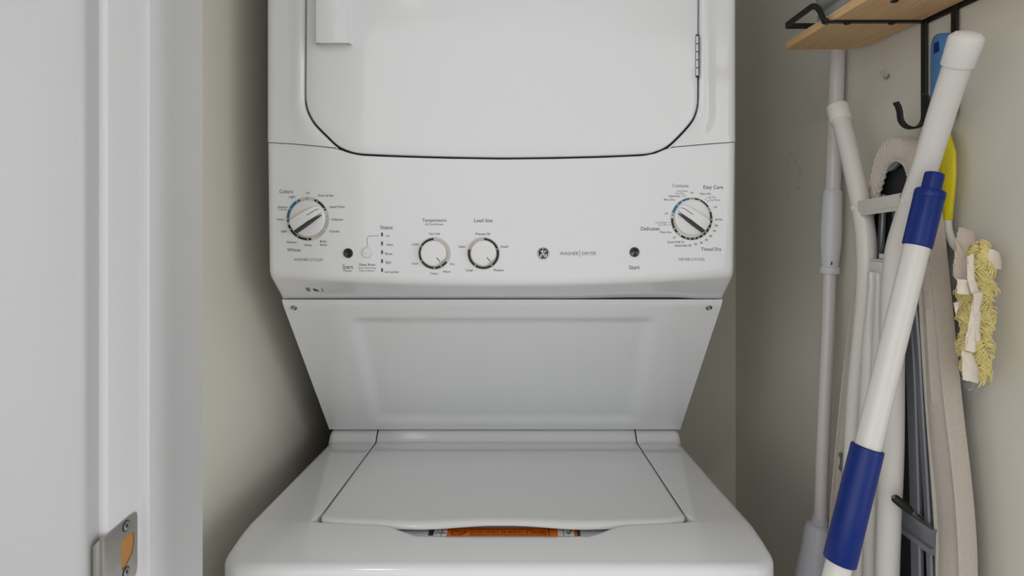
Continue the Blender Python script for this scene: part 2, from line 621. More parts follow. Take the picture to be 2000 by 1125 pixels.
def door_mesh():
    b = MB()
    rows = []
    for d, y in [(-0.002, 0.016), (0, 0.013), (0, 0.003), (-0.0004, 0.0014), (-0.0012, 0.0005), (-0.0026, 0.0)]:
        rows.append([Vector((p.x, Yd(p.x) - 0.002 + y, p.z)) for p in offset_loop(dense, d)])
    base = offset_loop(dense, -0.0026)
    cen = Vector((ccx, 0, zmid))
    for k in range(1, 26):
        t = k / 26
        r = [p.lerp(cen, t) for p in base]
        rows.append([Vector((p.x, Yd(p.x) - 0.002 - 0.004 * math.sin(PI / 2 * min(1, t * 1.5)), p.z)) for p in r])
    b.grid(rows, close_u=True)
    b.fan(rows[-1], Vector((ccx, Yd(ccx) - 0.006, zmid)))
    return b
door = door_mesh().build('dryer_door', ENAMEL, wd, smooth=60)

# door pull
def pull():
    b = MB()
    zb0, zt0 = on_y(650, 85, lambda x, z: Yd(x) - 0.02).z, zmid + 0.02
    xl, xr = at(619, 60, 0.872).x, at(691, 60, 0.868).x
    y0 = Yd(-0.26) + 0.001
    def sec(g, k):
        return [(xl, y0), (xl + 0.001, y0 - 0.014 * g), (xl + 0.0035, y0 - 0.0205 * g), (xl + 0.009, y0 - 0.0222 * g), (xr - 0.012 - k, y0 - 0.0232 * g),
                (xr - 0.0075 - k, y0 - 0.0225 * g), (xr - 0.0055 - k, y0 - 0.0195 * g), (xr - 0.0045 - k * 0.7, y0 - 0.013 * g), (xr - 0.0025, y0 - 0.0075 * g), (xr, y0 - 0.004 * g), (xr + 0.0005, y0)]
    rows = []
    for z, g in [(zb0, 0.96), (zb0 + 0.0006, 0.985), (zb0 + 0.002, 1.0), (zb0 + 0.03, 1.0), (zb0 + 0.08, 1.0), (zt0, 1.0), (zt0 + 0.003, 0.9)]:
        rows.append([Vector((u, v, z + (0.009 * (1 - (y0 - v) / 0.0232) if z < zb0 + 0.001 else 0))) for u, v in sec(g, min(0.008, (z - zb0) * 0.11))])
    b.grid(rows)
    b.add(rows[0], [tuple(range(11))])
    b.add(rows[-1], [tuple(range(11))])
    return b
pull().build('door_handle', ENAMEL, door, smooth=40)

# ---- frame around the door
gap_loop = offset_loop(dense, 0.0032)
nl = len(cl)
# open path from the bottom-left tip up, over the top, to the bottom-right tip
def nearest(px, py):
    q = on_y(px, py, lambda x, z: Yd(x))
    return min(range(len(gap_loop)), key=lambda i: (gap_loop[i].x - q.x) ** 2 + (gap_loop[i].z - q.z) ** 2)
iL, iR = nearest(660, 287), nearest(1303, 288)
inner = [gap_loop[i] for i in range(iL, -1, -1)] + [gap_loop[i] for i in range(len(gap_loop) - 1, iR - 1, -1)]
seamL = [on_y(px, py, lambda x, z: Yd(x)) for px, py in [(655, 288.2), (620, 284.6), (575, 280.5), (519.5, 277.2)]]
seamR = [on_y(px, py, lambda x, z: Yd(x)) for px, py in [(1438.8, 276.2), (1390, 279.8), (1340, 284.2), (1312, 286.6)]]
ZTOP = 1.92
Li = nearest(598.5, 196)
Ri = nearest(1361, 205)
n_tip = iL - Li + 1
def xz(p):
    return Vector((p.x, 0, p.z))
# segment the outer path so it pairs with the inner one
innA = inner[:n_tip]
tailN = len([1 for i in range(len(gap_loop) - 1, iR - 1, -1) if i <= Ri])
innC = inner[len(inner) - tailN:]
innB = inner[n_tip - 1:len(inner) - tailN + 1]
outA = [xz(inner[0]) + Vector((-0.0015, 0, -0.001))] + [xz(p) for p in seamL]
outA[-1].x = ML
outC = [xz(p) for p in seamR] + [xz(inner[-1]) + Vector((0.0015, 0, -0.001))]
outC[0].x = MR
outB = [outA[-1], Vector((ML, 0, ZTOP)), Vector((MR, 0, ZTOP)), outC[0]]
NA, NB = 40, 160
IN = resample(innA, NA)[:-1] + resample(innB, NB)[:-1] + resample(innC, NA)
OU = resample(outA, NA)[:-1] + resample(outB, NB)[:-1] + resample(outC, NA)
# keep outB corner points paired by proportion of height
def frame_mesh():
    b = MB()
    rows = []
    rows.append([Vector((p.x, Yd(p.x) + 0.022, p.z)) for p in IN])
    fr = [0.0, 0.02, 0.05, 0.10, 0.16, 0.24, 0.34, 0.45, 0.56, 0.67, 0.78, 0.86, 0.90, 0.93, 0.96, 0.98, 0.99, 1.0]
    for t in fr:
        row = []
        for p, q in zip(IN, OU):
            w = p.lerp(q, t)
            L = (q - p).length
            s = t * L
            y = Yd(w.x) + side_round(w.x, 0.012)
            roll = 0.0045 * math.exp(-((s - 0.014) / 0.012) ** 2) * sstep(0.01, 0.05, L)      # soft roll beside the door
            edge = 0.0022 * (1 - sstep(0.0, 0.004, s))
            row.append(Vector((w.x, y - roll * 0.6 + edge, w.z)))
        rows.append(row)
    rows.append([Vector((q.x, Yd(q.x) + side_round(q.x, 0.012) + 0.012 + (0.10 if abs(q.x - XC) > HW - 0.001 else 0), q.z)) for q in OU])
    b.grid(rows)
    return b
frame_mesh().build('dryer_front', ENAMEL, wd, smooth=50)
# dark rubber behind the gap
b = MB()
g0, g1 = offset_loop(dense, 0.012), offset_loop(dense, -0.010)
b.grid([[Vector((p.x, Yd(p.x) + 0.0125, p.z)) for p in g0], [Vector((p.x, Yd(p.x) + 0.0125, p.z)) for p in g1]], close_u=True)
b.build('door_gasket', GASKET, wd)
# body behind
b = MB()
b.box((ML + 0.001, 0.985, 1.235), (MR - 0.001, 1.50, ZTOP))
b.build('dryer_cabinet', ENAMEL, wd)

# hinge
hg = MB()
hc0, hc1 = on_y(1361.5, 149, lambda x, z: Yd(x) - 0.001), on_y(1361.5, 71, lambda x, z: Yd(x) - 0.001)
nk = 5
hl = hc1.z - hc0.z
for k in range(nk):
    z0 = hc0.z + hl * k / nk + 0.0003
    z1 = hc0.z + hl * (k + 1) / nk - 0.0003
    hg.lathe([(0, 0), (0, 0.003), (0.0004, 0.0035), (z1 - z0 - 0.0004, 0.0035), (z1 - z0, 0.003), (z1 - z0, 0)], (hc0.x, hc0.y, z0), (0, 0, 1), 20)
hg.lathe([(-0.002, 0), (-0.002, 0.0028), (hl + 0.002, 0.0028), (hl + 0.002, 0)], hc0, (0, 0, 1), 14, 1)
hg.build('door_hinge', [CHROME, GASKET], wd, smooth=40)

# ---- control console
top_px = [(520, 278.2), (575, 281.5), (620, 285.6), (655, 289.4), (664, 292.5), (680, 298.4), (703, 303.4), (740, 305.4), (800, 307.6), (880, 309.8), (980, 311.3), (1080, 310.3),
          (1180, 307.8), (1256, 304.4), (1281, 299.5), (1298, 292), (1312, 287.7), (1340, 285.2), (1390, 280.8), (1438, 277.3)]
top_tab = [(p.x, p.z) for p in (on_y(px, py, Yc) for px, py in top_px)]
Y_BOT, Z_BOT = 0.954, H - (583.5 - VY) / F * 0.954
def console():
    b = MB()
    xs = [0.0, 0.0004, 0.0012, 0.0025, 0.0045, 0.007, 0.010]
    n = 90
    cols = [ML + e for e in xs] + [lerp(ML + 0.010, MR - 0.010, k / n) for k in range(1, n)] + [MR - e for e in reversed(xs)]
    rows = []
    def prof(x):
        sr = side_round(x)
        zt_ = interp(top_tab, x)
        zc_ = H - 0.0895 - 0.0135 * bow(x)
        taper = 1.0
        warp = 0.0018 * sstep(0.075, 0.19, x) * (1 - sstep(0.245, 0.29, x))
        pts = [Vector((x, Yc(x, zt_) + 0.014 + sr, zt_)), Vector((x, Yc(x, zt_) + sr, zt_)), Vector((x, Yc(x, zc_) + sr, zc_)),
               Vector((x, Y_BOT, Z_BOT + warp)), Vector((x, Y_BOT + 0.025, Z_BOT + warp + 0.001))]
        return fillet(pts, [0, 0.002, 0.011, 0.0015, 0], 6)
    for x in cols:
        rows.append(prof(x))
    # underside narrows towards the panel below
    for r in rows:
        for p in r:
            if p.y > 0.90 and p.z < H - 0.08:
                k = (p.y - 0.90) / (Y_BOT - 0.90)
                p.x = XC + (p.x - XC) * (1 - 0.000 * k)
    rows.insert(0, [Vector((ML, 1.0, p.z)) for p in rows[0]])
    rows.append([Vector((MR, 1.0, p.z)) for p in rows[-1]])
    b.grid(rows)
    return b
cons = console().build('control_console', ENAMEL, wd, smooth=45)

# ---- sloped panel between console and washer deck
PT, PB = Vector((0, 0.9465, H - 0.1352)), Vector((0, 1.191, H - 0.4195))
def sloped():
    b = MB()
    d = (PB - PT)
    L = d.length
    dn = d.normalized()
    nrm = Vector((0, -dn.z, dn.y))
    if nrm.y > 0:
        nrm = -nrm
    iu0, iu1 = -0.2545, 0.2165          # embossed field (x), top
    il0, il1 = -0.2640, 0.2320
    NX, NV = 110, 60
    rows = []
    for j in range(NV + 1):
        v = j / NV
        row = []
        for i in range(NX + 1):
            x = lerp(ML, MR, i / NX)
            t = (v - 0.02) / 0.96
            xl = lerp(iu0, il0, v) ; xr = lerp(iu1, il1, v)
            s = (sstep(xl - 0.011, xl + 0.014, x) * (1 - sstep(xr - 0.014, xr + 0.011, x)) *
                 sstep(0.10, 0.165, v) * (1 - sstep(0.895, 0.945, v)))
            p = PT + d * v + nrm * (-0.0075 * s)
            if v < 0.02:
                p = p - nrm * (0.0025 * (1 - v / 0.02))
            row.append(Vector((x, p.y, p.z)))
        rows.append(row)
    b.grid(rows)
    for x in (ML, MR):
        b.add([(x, PT.y + 0.0017, PT.z), (x, PB.y, PB.z), (x, 1.50, PB.z), (x, 1.50, PT.z)], [(0, 1, 2, 3)])
    b.add([(ML, PT.y + 0.0017, PT.z - 0.001), (MR, PT.y + 0.0017, PT.z - 0.001), (MR, 1.0, PT.z + 0.001), (ML, 1.0, PT.z + 0.001)], [(0, 1, 2, 3)])
    b.add([(ML, 1.50, PB.z), (MR, 1.50, PB.z), (MR, 1.50, PT.z), (ML, 1.50, PT.z)], [(0, 1, 2, 3)])
    return b
panel = sloped().build('sloped_panel', ENAMEL, wd, smooth=40)
dn = (PB - PT).normalized()
pn = Vector((0, -abs(dn.z), -abs(dn.y)))
for px in (574, 1384.5):
    c = on_y(px, 601, lambda x, z: PT.y + (PT.z - z) * (PB.y - PT.y) / (PT.z - PB.z))
    b = MB()
    b.lathe([(-0.002, 0.0), (-0.002, 0.0052), (0.0002, 0.0052), (0.0010, 0.0048), (0.0012, 0.0036), (0.0008, 0.0034), (0.0022, 0.0030), (0.0028, 0.0020), (0.0018, 0.0014), (0.0018, 0)], c, pn, 24)
    b.build('panel_screw', CHROME, panel)

# ---- washer: deck with the opening for the lid
LX0, LX1 = -0.2655, 0.2340
def ledge(y):
    return 0.0205 * sstep(1.176, 1.200, y)
def z_base(y):
    if y > 0.828:
        dr = lerp(0.4155, 0.4415, (y - 0.828) / 0.362)
    else:
        dr = 0.4155 + 1.35 * (0.828 - y) ** 2
    return H - dr
def scoop(x):
    return sstep(-0.178, -0.118, x) * (1 - sstep(0.088, 0.150, x))
def lid_front(x):
    return 0.8165 + 0.0135 * min(1.1, abs(x - (LX0 + LX1) / 2) / 0.25) ** 2.4
def recess(x, y):
    mg = 0.0022 + 0.0065 * (1 - sstep(0.835, 0.862, y))
    inx = sstep(LX0 - mg, LX0 - 0.0005, x) * (1 - sstep(LX1 + 0.0005, LX1 + mg, x))
    s = scoop(x)
    y0 = lid_front(x) - 0.0045 - 0.0220 * s
    d = 0.0125 * sstep(y0, y0 + lerp(0.0095, 0.006, s), y)
    return d * inx
def deck():
    b = MB()
    r = 0.012
    yf = 0.737
    x0, x1 = ML + r, MR - r
    yb = 1.222
    rc = 0.018
    outer = [Vector((x0, yb, 0)), Vector((x0, yf + r + rc, 0))]
    for k in range(1, 7):
        a = PI + k / 6 * PI / 2
        outer.append(Vector((x0 + rc + rc * math.cos(a), yf + r + rc + rc * math.sin(a), 0)))
    outerR = [Vector((2 * XC - p.x, p.y, 0)) for p in reversed(outer)]
    hx0, hx1, hy = LX0 - 0.0021, LX1 + 0.0021, 0.853
    hr = 0.010
    innr = [Vector((hx0, yb, 0)), Vector((hx0, hy + hr, 0))]
    for k in range(1, 7):
        a = PI + k / 6 * PI / 2
        innr.append(Vector((hx0 + hr + hr * math.cos(a), hy + hr + hr * math.sin(a), 0)))
    innR = [Vector((hx0 + hx1 - p.x, p.y, 0)) for p in reversed(innr)]
    NS, NC, NF = 90, 14, 150
    IN = resample(innr[:2], NS)[:-1] + resample(innr[1:], NC)[:-1] + resample([innr[-1], innR[0]], NF)[:-1] + resample(innR[:-1], NC)[:-1] + resample(innR[-2:], NS)
    OU = resample(outer[:2], NS)[:-1] + resample(outer[1:], NC)[:-1] + resample([outer[-1], outerR[0]], NF)[:-1] + resample(outerR[:-1], NC)[:-1] + resample(outerR[-2:], NS)
    def z(p):
        return z_base(p.y) + ledge(p.y) - recess(p.x, p.y)
    rows = [[Vector((p.x, p.y, z(p) - 0.03)) for p in IN], [Vector((p.x, p.y, z(p) - 0.0015)) for p in IN]]
    NR = 54
    for k in range(NR + 1):
        t = k / NR
        rows.append([Vector((w.x, w.y, z(w) + (-0.0004 if k == 0 else 0))) for w in (p.lerp(q, t) for p, q in zip(IN, OU))])
    # roll over the outer edge then straight down
    nrm = []
    n = len(OU)
    for i in range(n):
        t = OU[min(i + 1, n - 1)] - OU[max(i - 1, 0)]
        t.normalize()
        m = Vector((t.y, -t.x, 0))
        if m.dot(OU[i] - Vector((XC, 1.0, 0))) < 0:
            m = -m
        if i < NS - 2:
            m = Vector((-1, 0, 0))
        if i > n - NS + 1:
            m = Vector((1, 0, 0))
        nrm.append(m)
    for k in range(1, 8):
        a = k / 7 * PI / 2
        rows.append([Vector((p.x + m.x * r * math.sin(a), p.y + m.y * r * math.sin(a), z(p) - r * (1 - math.cos(a)))) for p, m in zip(OU, nrm)])
    rows.append([Vector((p.x + m.x * r, p.y + m.y * r, 0.90 - 0.02)) for p, m in zip(OU, nrm)])
    rows.append([Vector((p.x + m.x * r, p.y + m.y * r, 0.0)) for p, m in zip(OU, nrm)])
    b.grid(rows)
    for x in (ML, MR):
        b.add([(x, yb, 0), (x, yb, z_base(yb) + 0.018), (x, 1.50, z_base(yb) + 0.018), (x, 1.50, 0)], [(0, 1, 2, 3)])
    b.add([(ML, 1.50, 0), (MR, 1.50, 0), (MR, 1.50, 0.93), (ML, 1.50, 0.93)], [(0, 1, 2, 3)])
    # inner tub floor so the gap under the lid reads dark
    b.add([(ML + 0.02, 0.76, 0.78), (MR - 0.02, 0.76, 0.78), (MR - 0.02, 1.3, 0.78), (ML + 0.02, 1.3, 0.78)], [(0, 1, 2, 3)])
    return b
deck().build('washer_cabinet', ENAMEL, wd, smooth=50)

def lid():
    b = MB()
    yf, yb = 0.8232, 1.2205
    rc = 0.016
    def front(x):
        return lid_front(x) + 0.0100 * sstep(-0.135, -0.030, x) * (1 - sstep(-0.005, 0.100, x))
    loop = [Vector((LX0, yb, 0)), Vector((LX0, front(LX0) + rc, 0))]
    for k in range(1, 7):
        a = PI + k / 6 * PI / 2
        loop.append(Vector((LX0 + rc + rc * math.cos(a), front(LX0) + rc + rc * math.sin(a), 0)))
    fr = [Vector((lerp(LX0 + rc, LX1 - rc, k / 90), 0, 0)) for k in range(1, 90)]
    for p in fr:
        p.y = front(p.x)
    right = [Vector((LX0 + LX1 - p.x, p.y, 0)) for p in reversed(loop)]
    P = resample(loop[:2], 60)[:-1] + loop[1:] + fr + right[:-1] + resample(right[-2:], 60)[1:]
    P = P + resample([right[-1], loop[0]], 60)[1:-1]
    n = len(P)
    c = Vector(((LX0 + LX1) / 2, 1.02, 0))
    N = []
    for i in range(n):
        t = P[(i + 1) % n] - P[i - 1]
        m = Vector((t.y, -t.x, 0)).normalized()
        if m.dot(P[i] - c) < 0:
            m = -m
        N.append(m)
    def z(x, y):
        return z_base(y) + ledge(y) + 0.0012
    def arch(x):
        return 0.0012 * math.exp(-((x + 0.016) / 0.058) ** 2)
    rows = []
    def fw(m):
        return max(0.0, -m.y)
    for (ins, dz) in [(0.006, 0.0084), (0.0010, 0.0083), (0.0002, 0.0078), (0.0, 0.0068), (0.0004, 0.0050), (0.0015, 0.0030), (0.0034, 0.0014), (0.0060, 0.0005), (0.0095, 0.0)]:
        row = []
        for p, m in zip(P, N):
            f = lerp(0.45, 1.0, fw(m))
            q = p - m * ins * f
            zz = z(q.x, q.y) - dz * f + arch(p.x) * fw(m) * sstep(0.0, 0.011, dz)
            row.append(Vector((q.x, q.y, zz)))
        rows.append(row)
    base = [p - m * 0.0095 * lerp(0.45, 1.0, fw(m)) for p, m in zip(P, N)]
    K = 60
    for k in range(1, K):
        t = k / K
        rows.append([Vector((q.x, q.y, z(q.x, q.y))) for q in (p.lerp(c, t) for p in base)])
    b.grid(rows, close_u=True)
    b.fan(rows[-1], Vector((c.x, c.y, z(c.x, c.y))))
    return b
lid().build('washer_lid', ENAMEL, wd, smooth=50)

# ---- warning label in the finger scoop
def floor_pt(x, y, dz=0.0):
    return Vector((x, y, z_base(y) - recess(x, y) + dz))
def patch(b, x0, x1, y0, y1, dz, mi, nx=40, ny=8):
    b.grid([[floor_pt(lerp(x0, x1, i / nx), lerp(y0, y1, j / ny), dz) for i in range(nx + 1)] for j in range(ny + 1)], mi)
lx = lambda px: (px - VX) / F * 0.815
b = MB()
ly0, ly1 = 0.8130, 0.8350
patch(b, lx(872), lx(1090), ly0, ly1, 0.0005, 0)
patch(b, lx(836), lx(846), ly0 + 0.002, ly1, 0.0005, 3, 4)
patch(b, lx(846), lx(872), ly0, ly1, 0.0005, 1, 8)
patch(b, lx(1090), lx(1122), ly0, ly1, 0.0005, 1, 10)
patch(b, lx(1122), lx(1128), ly0, ly1, 0.0005, 0, 3)
patch(b, lx(1128), lx(1134), ly0 + 0.001, ly1, 0.0005, 2, 3)
wl = b.build('warning_label', [ORANGE, WHITE_INK, INK, CHROME], wd)
def deck_text(b, s, px0, px1, yc, hscale, mi=0):
    vs, fs = text_mesh(s)
    x0, x1 = lx(px0), lx(px1)
    hh = max(v[1] for v in vs)
    b.add([floor_pt(x0 + u * (x1 - x0), yc + v / hh * hscale / 2, 0.0009) for u, v in vs], fs, mi)
b = MB()
deck_text(b, 'STOP', 880, 912, 0.8222, 0.0080)
deck_text(b, 'DO NOT HANDLE THE PRODUCT IN THIS AREA', 917, 1068, 0.8226, 0.0058)
deck_text(b, 'NO MANIPULAR EL PRODUCTO EN ESTA AREA', 917, 1040, 0.8292, 0.0038)
deck_text(b, 'NE MANIPULEZ PAS LE PRODUIT A L\u2019AIDE DE CETTE ZONE', 917, 1068, 0.8166, 0.0038)
deck_text(b, 'ALTO ARRET', 882, 905, 0.8160, 0.0030)
for p, q in (((1072, ly0), (1073.5, ly1)), ((1101, ly0), (1102, ly1)), ((861, ly0), (862, ly1))):
    patch(b, lx(p[0]), lx(q[0]), p[1], q[1], 0.0009, 0, 1)
ck = [floor_pt(lx(1108), 0.822, 0.0011), floor_pt(lx(1111), 0.817, 0.0011), floor_pt(lx(1119), 0.829, 0.0011)]
b.tube(ck, 0.0007, 6, 1)
zz = [floor_pt(lx(p), y, 0.0011) for p, y in ((849, 0.818), (853, 0.822), (858, 0.819), (865, 0.821), (870, 0.818))]
b.tube(zz, 0.0004, 6, 0)
b.build('label_lettering', [BLACK_INK, GREEN_INK], wl, smooth=0, weld=False)

# ---- printed lettering on the console
def cpt(px, py):
    return on_y(px, py, Yc)
LET = MB()
def txt(s, cx, cy, w, mi=0):
    vs, fs = text_mesh(s)
    c = cpt(cx, cy)
    m = w * c.y / F
    out = []
    for u, v in vs:
        x, z = c.x + (u - 0.5) * m, c.z + v * m
        out.append(Vector((x, Yc(x, z) - 0.0004, z)))
    LET.add(out, fs, mi)
for a in [('Colors', 559, 374, 27), ('Light', 571, 385, 13), ('Off', 601, 377, 8, 1), ('Drain & Spin', 637, 382.5, 31), ('Medium', 552, 404.5, 19),
          ('Normal', 552, 409.5, 16, 1), ('Heavy', 548, 429, 14), ('Light', 555, 452, 12), ('Medium', 570, 473, 20), ('Heavy', 602, 479, 15), ('Bulky', 632, 472, 14),
          ('Items', 632, 478, 14), ('Casuals', 653, 451.5, 20), ('Delicates', 659, 428.5, 23), ('Speed Wash', 658.5, 404.5, 30), ('Whites', 574, 488, 27),
          ('WASHER CYCLES', 602, 507, 58, 1), ('Start', 679.5, 521, 21), ('Pause', 679, 528.5, 16, 1), ('Deep Rinse', 717.5, 517.5, 31), ('Select when using', 717, 523.5, 35, 1),
          ('Fabric Softener', 717, 528.5, 30, 1), ('Status', 755, 444, 24), ('On', 757.5, 460.5, 7), ('Wash', 761, 478, 13), ('Rinse', 759.5, 495.5, 14), ('Spin', 758.5, 513, 11),
          ('Lid Locked', 765, 531, 27), ('Temperature', 848, 431, 47), ('All Cold Rinses', 848, 438, 36, 1), ('Tap Cold', 848, 457, 22), ('Cold', 810.5, 477, 12), ('Cool', 810.5, 514.5, 12),
          ('Colors', 848, 534, 16), ('Warm', 872.5, 530.5, 15), ('Hot', 883.5, 515.5, 9), ('Load Size', 944, 430.5, 36), ('Precise Fill', 943, 457, 28), ('Super', 902.5, 482, 15),
          ('Small', 985, 481.5, 14), ('Large', 917, 528, 14), ('Medium', 974, 527.5, 20), ('WASHER', 1111.5, 495, 37, 1), ('DRYER', 1151, 495, 28, 1), ('Start', 1239, 522, 21), ('Cottons', 1329, 362.5, 32, 1),
          ('Easy Care', 1393, 366.5, 39), ('Cool Down', 1332, 373, 22, 1), ('Less Dry', 1327.5, 378, 17, 1), ('Off', 1351, 376.5, 7, 1), ('Optimum', 1317, 383.5, 23), ('More Dry', 1307.5, 390.5, 22),
          ('More Dry', 1378, 379, 22), ('Less Dry', 1390, 385.5, 17, 1), ('Cool Down', 1396, 390.5, 22, 1), ('Off', 1397, 404.5, 7, 1), ('Off', 1301, 417, 7, 1), ('Cool Down', 1291, 434.5, 22, 1),
          ('Less Dry', 1294.5, 439.5, 17, 1), ('Delicates', 1270, 446.5, 37), ('More Dry', 1300.5, 454, 22), ('Off', 1317, 464, 7, 1), ('Quick Fluff 10', 1319.5, 473, 33), ('Dewrinkle 20', 1334, 479.5, 32),
          ('30', 1358.5, 477, 5.6), ('40', 1369.5, 474, 5.6), ('50', 1379.5, 468.5, 5.6), ('60', 1388, 461, 5.6), ('70', 1395, 451, 5.6), ('80', 1399, 440.5, 5.6), ('90 Min.', 1404.5, 429, 16), ('Timed Dry', 1389, 487.5, 41),
          ('DRYER CYCLES', 1351, 506.5, 51, 1)]:
    txt(*a)
def line(pts, w, mi=0):
    P = [cpt(*p) - Vector((0, 0.0004, 0)) for p in pts]
    LET.tube(P, 0, mi=mi, flat=(w, 0.0003), up=None)
for p, q in (((1132.5, 488), (1132.5, 502)), ((740, 460.5), (724, 460.5)), ((718.5, 463), (717.2, 466)), ((717.2, 466), (717.2, 481)), ((724, 460.5), (720.5, 461)), ((720.5, 461), (718.5, 463)),
             ((1333.3, 380.8), (1335, 385)), ((1337.3, 379.8), (1338.6, 384)), ((1377, 391.5), (1379, 388.5)), ((1381, 394.5), (1383.5, 391.5)), ((1304.5, 434.5), (1309, 434)), ((1305.5, 440), (1309.5, 438.5))):
    P0, P1 = cpt(*p), cpt(*q)
    d = (P1 - P0).normalized()
    m = Vector((-d.z, 0, d.x)) * 0.0003
    o = Vector((0, 0.0004, 0))
    LET.add([P0 + m - o, P0 - m - o, P1 - m - o, P1 + m - o], [(0, 1, 2, 3)], 1)
LET.build('printed_lettering', [INK, INK_L], cons, smooth=0, weld=False)

# ---- status lights
for py in (458, 475.5, 492.5, 510, 527.5):
    c = cpt(746.3, py)
    b = MB()
    b.box((c.x - 0.0011, c.y - 0.0008, c.z - 0.0027), (c.x + 0.0011, c.y + 0.001, c.z + 0.0027))
    b.build('status_light', DARK_PL, wd, bevel=0.0005)

# ---- dials
def console_frame(px, py):
    c = cpt(px, py)
    e = 0.003
    tx = Vector((2 * e, Yc(c.x + e, c.z) - Yc(c.x - e, c.z), 0)).normalized()
    tz = Vector((0, Yc(c.x, c.z + e) - Yc(c.x, c.z - e), 2 * e)).normalized()
    n = tx.cross(tz)
    if n.y > 0:
        n = -n
    return c, tx, tz, n.normalized()
class Fr:
    """local dial coordinates: a right, c up, h out of the panel (metres)"""
    def __init__(self, px, py):
        self.c, self.tx, self.tz, self.n = console_frame(px, py)
        self.s = self.c.y / F
    def p(self, a, c, h):
        return self.c + self.tx * a + self.tz * c + self.n * h
    def pol(self, ang, r, h):           # clockwise degrees from the top
        t = math.radians(ang)
        return self.p(r * math.sin(t), r * math.cos(t), h)
def ring_part(fr, r0, r1, bands, dots, bdots):
    """cream ring, coloured bands and dots; radii in pixels"""
    s = fr.s
    b = MB()
    N = 96
    b.grid([[fr.pol(360 * k / N, r * s, h) for k in range(N)] for r, h in ((r1, 0.0), (r1 - 0.4, 0.0009), (r0, 0.0009))], 0, close_u=True)
    wid = 2.1
    rm = (r0 + r1) / 2 + 0.2
    for a0, a1, mi in bands:
        n = max(4, int(abs(a1 - a0) / 3))
        rows = []
        pad = math.degrees(wid / rm)
        for k in range(n + 1):
            a = lerp(a0, a1, k / n)
            rows.append([fr.pol(a, (rm - wid) * s, 0.0012), fr.pol(a, (rm + wid) * s, 0.0012)])
        b.grid(rows, mi)
        for ae, sg in ((a0, -1), (a1, 1)):
            cc = fr.pol(ae, rm * s, 0.0012)
            ring = [cc + (fr.tx * math.cos(2 * PI * k / 12) + fr.tz * math.sin(2 * PI * k / 12)) * wid * s for k in range(12)]
            b.fan([p + fr.n * 0.00008 for p in ring], cc + fr.n * 0.00008, mi)
    for lst, mi, rr in ((dots, 4, 1.25), (bdots, 2, 1.15)):
        for a in lst:
            cc = fr.pol(a, rm * s, 0.0016)
            ring = [cc + (fr.tx * math.cos(2 * PI * k / 12) + fr.tz * math.sin(2 * PI * k / 12)) * rr * s for k in range(12)]
            b.fan(ring, cc, mi)
    return b
RING_M = [CREAM, BLUE_INK, BLACK_INK, GREY_INK, WHITE_INK]

